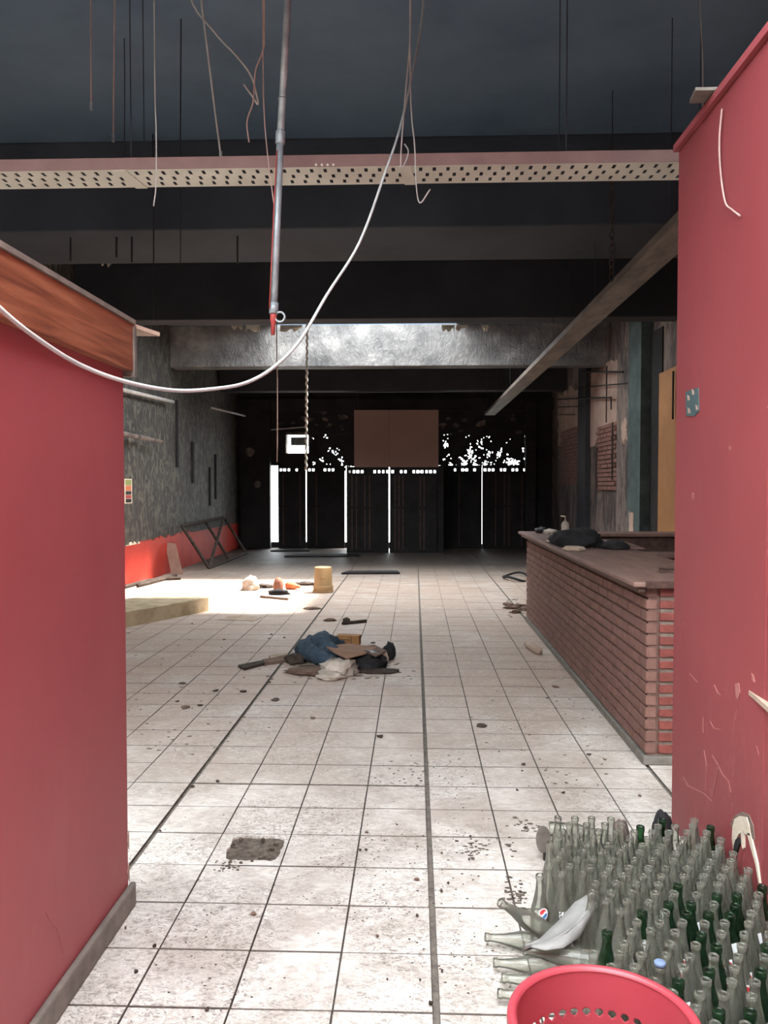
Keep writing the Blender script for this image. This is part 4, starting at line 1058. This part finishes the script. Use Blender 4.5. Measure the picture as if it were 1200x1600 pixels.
MB().box(-.11, .11, -.05, .05, 0.0, .095).build('body', 'orange_wood', wbx, bevel=.006)
MB().box(-.1, .02, -.053, -.05, .05, .056).build('groove', 'debris_dark', wbx)
MB().box(.03, .036, -.053, -.05, .01, .085).build('groove', 'debris_dark', wbx)
p = G(530, 1053); tag(lump('white_rag', 'white_cloth', p, (.30, .26, .12), amp=.55, freq=3.4, seed=41, rz=.4), 'dirty white rag in front of the jeans', 'rag')
p = G(522, 1058); tag(lump('striped_rag', 'white_cloth', (p.x - .02, p.y - .03, 0), (.22, .2, .05), amp=.5, freq=4, seed=42), 'brownish crumpled rag at the front of the heap', 'rag')
p = G(570, 1042); tag(lump('black_bag', 'black_cloth', p, (.38, .34, .13), amp=.35, freq=2.4, seed=43), 'black plastic bag under the cardboard sheet', 'bag')
p = G(580, 1040); tag(lump('silver_wrapper', 'cable_white', (p.x, p.y - .04, .08), (.14, .1, .06), amp=.4, freq=2.6, seed=44), 'silvery wrapper on the black bag', 'wrapper')
p = G(607, 1032); tag(lump('dark_shoe', 'black_cloth', (p.x, p.y + .1, .0), (.12, .2, .14), amp=.3, seed=45), 'dark lump at the right end of the heap', 'scrap')
p = G(600, 1035); tag(lump('grey_cup', 'white_cloth', p, (.08, .1, .1), amp=.2, seed=46), 'pale crushed cup at the right end of the heap', 'cup')
p = G(462, 1036); tag(lump('burnt_scrap', 'debris_dark', p, (.16, .2, .09), amp=.4, seed=47), 'burnt brown scrap left of the jeans', 'scrap')
p = G(470, 1050); tag(lump('burnt_scrap', 'debris_brown', p, (.24, .2, .03), amp=.5, freq=4, seed=48), 'flat brown scrap below left of the jeans', 'scrap')
p = G(500, 1050); tag(lump('ash_heap', 'debris_brown', (p.x, p.y, 0), (.5, .34, .035), amp=.4, freq=3, seed=49), 'thin heap of brown ash under the rags', 'ash')
p = G(590, 1050); tag(lump('ash_heap', 'debris_dark', (p.x, p.y, 0), (.34, .2, .025), amp=.4, freq=3, seed=50), 'dark ash strip at the right foot of the heap', 'ash')
for i, (q, mat, lab) in enumerate([([(372, 1043), (412, 1035), (415, 1039), (382, 1048)], 'debris_dark', 'dark plank end furthest left of the heap'), ([(410, 1034), (452, 1028), (456, 1034), (414, 1040)], 'debris_brown', 'brown plank between the jeans and the dark plank'), ([(420, 1030), (446, 1025), (450, 1028), (424, 1034)], 'pale_board', 'pale strip lying on the brown plank')]):
    m = MB(); g = [G(x, y) for x, y in q]; m.poly([(v.x, v.y, .012 * (i == 2) + .001) for v in g], .022, (0, 0, 1)); tag(m.build('plank_scrap', mat), lab, 'plank')

# far debris in the sun patch
p = G(505, 925)
bu = empty('yellow_bucket', p, 'yellowish plastic bucket standing upside down', 'bucket')
MB().lathe([(0, .36), (.115, .36), (.122, .352), (.132, .10), (.134, .095)], 28).build('bucket_body', 'tan_plastic', bu, True)
MB().lathe([(.132, .10), (.145, .098), (.147, .07), (.140, .066), (.140, .034), (.150, .03), (.150, .0), (.143, 0)], 28).build('rim_collar', 'tan_plastic', bu, True)
MB().box(-.04, .05, -.134, -.128, .20, .206).build('label_line', 'orange_wood', bu)
p = G(391, 922); tag(lump('white_bag', 'white_cloth', p, (.24, .2, .20), amp=.35, seed=51), 'white plastic bag on the sunlit floor', 'bag')
p = G(435, 922); o = lump('brown_ball', 'ball_brown', p, (.15, .15, .19), amp=.06, seed=52); tag(o, 'brown ball beside the white bag', 'ball')
p = G(436, 929); tag(lump('dark_boot', 'black_cloth', p, (.28, .16, .08), amp=.35, seed=53), 'dark shoe-like scrap in front of the ball', 'scrap')
p = G(458, 921); o = MB().tube([(p.x - .1, p.y + .05, .05), (p.x + .02, p.y, .05), (p.x + .06, p.y - .01, .045), (p.x + .1, p.y - .03, .045)], [.05, .05, .03, .025], 10).build('orange_container', 'orange_plastic', None, True); tag(o, 'orange plastic container lying near the bucket', 'container')
p = G(412, 918); tag(lump('twig_heap', 'debris_dark', p, (.3, .2, .05), amp=.5, freq=3, seed=54), 'dark scrap between the white bag and the ball', 'scrap')
p = G(475, 914); tag(lump('twig_heap', 'debris_dark', p, (.36, .2, .05), amp=.5, freq=3, seed=55), 'dark scrap between the container and the bucket', 'scrap')
def stick(pa, pb, r, mat, label): 
    a, b = G(*pa, r), G(*pb, r); tag(MB().tube([a, b], r, 6).build('stick', mat), label, 'stick')
stick((407, 932), (450, 936), .016, 'debris_brown', 'brown stick in front of the dark scrap in the sun')
stick((535, 974), (572, 970), .018, 'debris_dark', 'dark stick on the floor beyond the jeans')
p = G(516, 970); tag(lump('paper_scrap', 'debris_brown', p, (.14, .1, .03), amp=.5, seed=56), 'brown paper scrap left of the dark stick', 'paper')
p = G(541, 972); tag(lump('leaf_scrap', 'debris_dark', p, (.08, .1, .05), amp=.5, seed=57), 'dark scrap at the thick end of the stick', 'scrap')
p = G(488, 951); tag(lump('leaf_scrap', 'debris_brown', p, (.2, .2, .02), amp=.5, seed=58), 'thin brown scrap in the sun in front of the bucket', 'scrap')
# dark mats near the gates
for i, (x, y, w, h, lab) in enumerate([(580, 896, 1.0, .4, 'dark flat mat beyond the bucket'), (505, 869, 1.6, .6, 'large dark board lying before the central gate'), (455, 861, .9, .4, 'dark flat board near the bright gap')]):
    p = G(x, y); m = MB(); m.poly([(p.x - w / 2, p.y - h / 2, .002), (p.x + w / 2, p.y - h * .3, .002), (p.x + w * .45, p.y + h / 2, .002), (p.x - w * .4, p.y + h * .4, .002)], .03, (0, 0, 1)); tag(m.build('floor_mat', 'soot_black'), lab, 'mat')
p = G(374, 967); m = MB(); m.poly([(p.x - .22, p.y - .1, .001), (p.x + .2, p.y - .16, .001), (p.x + .24, p.y + .1, .001), (p.x - .15, p.y + .18, .001)], .006, (0, 0, 1)); tag(m.build('paper_sheet', 'pale_board'), 'tan paper sheet on the sunlit floor', 'paper')
# hose loop by the bar
c = G(806, 904); ring = [Vector((c.x + .2 * math.cos(a) * 1.0, c.y + .5 * math.sin(a), .03 + .03 * math.sin(a * 2))) for a in [k * 2 * math.pi / 24 for k in range(21)]]
hang('black_hose', 'black hose loop on the floor at the far end of the bar', 'hose', ring, .02, 'cable_dark', n=2)
for i, (x, y) in enumerate([(800, 951), (812, 948), (806, 957), (818, 953), (795, 946)]):
    p = G(x, y); tag(lump('splinter', 'debris_brown', p, (.22, .1, .035), amp=.5, seed=60 + i, rz=.5 * i), 'brown splinter on the floor at the far bar corner', 'splinter', 'splinters at the far bar corner')
a, b = G(822, 1005, .035), G(842, 1017, .035)
o = MB().tube([a, a.lerp(b, .3), a.lerp(b, .7), b], [.02, .038, .04, .036], 10).build('tan_bottle', 'pale_board', None, True); tag(o, 'tan plastic bottle lying by the bar plinth', 'bottle')
# small dark scraps and leaves
scr = [(190, 1077, 22, 10), (194, 1106, 8, 8), (338, 1080, 14, 5), (380, 1081, 16, 7), (290, 1106, 20, 6), (277, 1097, 10, 4), (313, 1103, 14, 3), (430, 1094, 22, 8), (489, 1123, 12, 4), (285, 1069, 16, 4), (594, 1152, 18, 6), (752, 1135, 24, 8), (868, 1074, 22, 5), (737, 1122, 4, 4), (421, 1067, 6, 5), (818, 1196, 12, 5), (396, 1430, 12, 7), (241, 1480, 10, 6), (324, 1580, 10, 9), (213, 1520, 10, 7), (196, 1452, 5, 4), (605, 1533, 5, 4), (691, 1520, 6, 4), (656, 1534, 5, 3), (573, 1302, 7, 6), (572, 1330, 7, 6), (563, 1330, 7, 4), (735, 1309, 6, 4), (590, 1465, 9, 3), (673, 1570, 12, 8), (652, 1433, 7, 8), (690, 1394, 8, 8), (651, 1376, 14, 3), (700, 1382, 6, 8), (855, 1092, 6, 4), (920, 1180, 10, 4), (945, 1188, 8, 5), (808, 1236, 6, 4), (816, 1206, 5, 6), (780, 1176, 5, 4), (885, 1225, 6, 3), (620, 1290, 6, 3), (300, 1230, 12, 4), (340, 1222, 10, 3), (200, 990, 8, 4), (300, 975, 6, 4), (350, 1000, 8, 3), (424, 992, 10, 3), (420, 998, 7, 3), (444, 997, 6, 3), (582, 1005, 12, 5), (250, 1300, 6, 4), (690, 1335, 5, 3), (733, 1345, 6, 4), (860, 1350, 14, 6), (880, 1240, 8, 4), (1000, 1245, 8, 4)]
for i, (x, y, w, h) in enumerate(scr):
    p = G(x, y); s = p.y / F; W_ = w * s * .85; D_ = min(h * s * p.y / CAM.z, W_ * 1.3); n = 7
    pts = [(W_ / 2 * random.uniform(.55, 1) * math.cos(2 * math.pi * k / n), D_ / 2 * random.uniform(.55, 1) * math.sin(2 * math.pi * k / n), random.uniform(0.0, .006)) for k in range(n)]
    m = MB(); m.poly(pts, .003, (0, 0, 1)); o = m.build('floor_scrap', 'debris_dark' if i % 4 else 'debris_brown'); o.location = (p.x, p.y, .002)
    tag(o, 'small flat dark scrap lying on the floor tiles', 'scrap', 'small scraps scattered on the tiles')

# dried dirt crumbs, too many to count
m = MB(); rn = random.Random(5)
def crumb(x, y, s_):
    n = 6; a0 = rn.uniform(0, 6); pts = [(x + 1.4 * s_ * rn.uniform(.25, 1) * math.cos(a0 + 2 * math.pi * k / n), y + .7 * s_ * rn.uniform(.4, 1) * math.sin(a0 + 2 * math.pi * k / n), .001) for k in range(n)]
    m.poly(pts, .0025, (0, 0, 1))
for (px0, px1, py0, py1, n, s_) in [(795, 850, 1275, 1345, 90, .012), (785, 830, 1370, 1420, 60, .011), (715, 760, 1310, 1345, 40, .009), (830, 860, 1385, 1400, 12, .010), (340, 375, 1345, 1362, 30, .007), (455, 620, 1035, 1062, 90, .022), (600, 720, 1180, 1230, 50, .008), (470, 640, 1260, 1440, 90, .004), (640, 760, 1230, 1560, 90, .0045), (200, 440, 1240, 1590, 60, .0045), (780, 960, 1040, 1240, 60, .010), (200, 420, 1000, 1180, 70, .012), (790, 822, 935, 965, 40, .03), (380, 480, 905, 930, 40, .03)]:
    for i in range(n):
        p = G(rn.gauss((px0 + px1) / 2, (px1 - px0) / 3.4), rn.uniform(py0, py1))
        if p.y < 3.6 and p.x > .42: continue
        crumb(p.x, p.y, s_ * rn.uniform(.35, 1.1))
tag(m.build('dirt_crumbs', 'crumb_dirt'), 'fine dark dirt crumbs strewn over the floor tiles', 'dirt', kind='stuff')
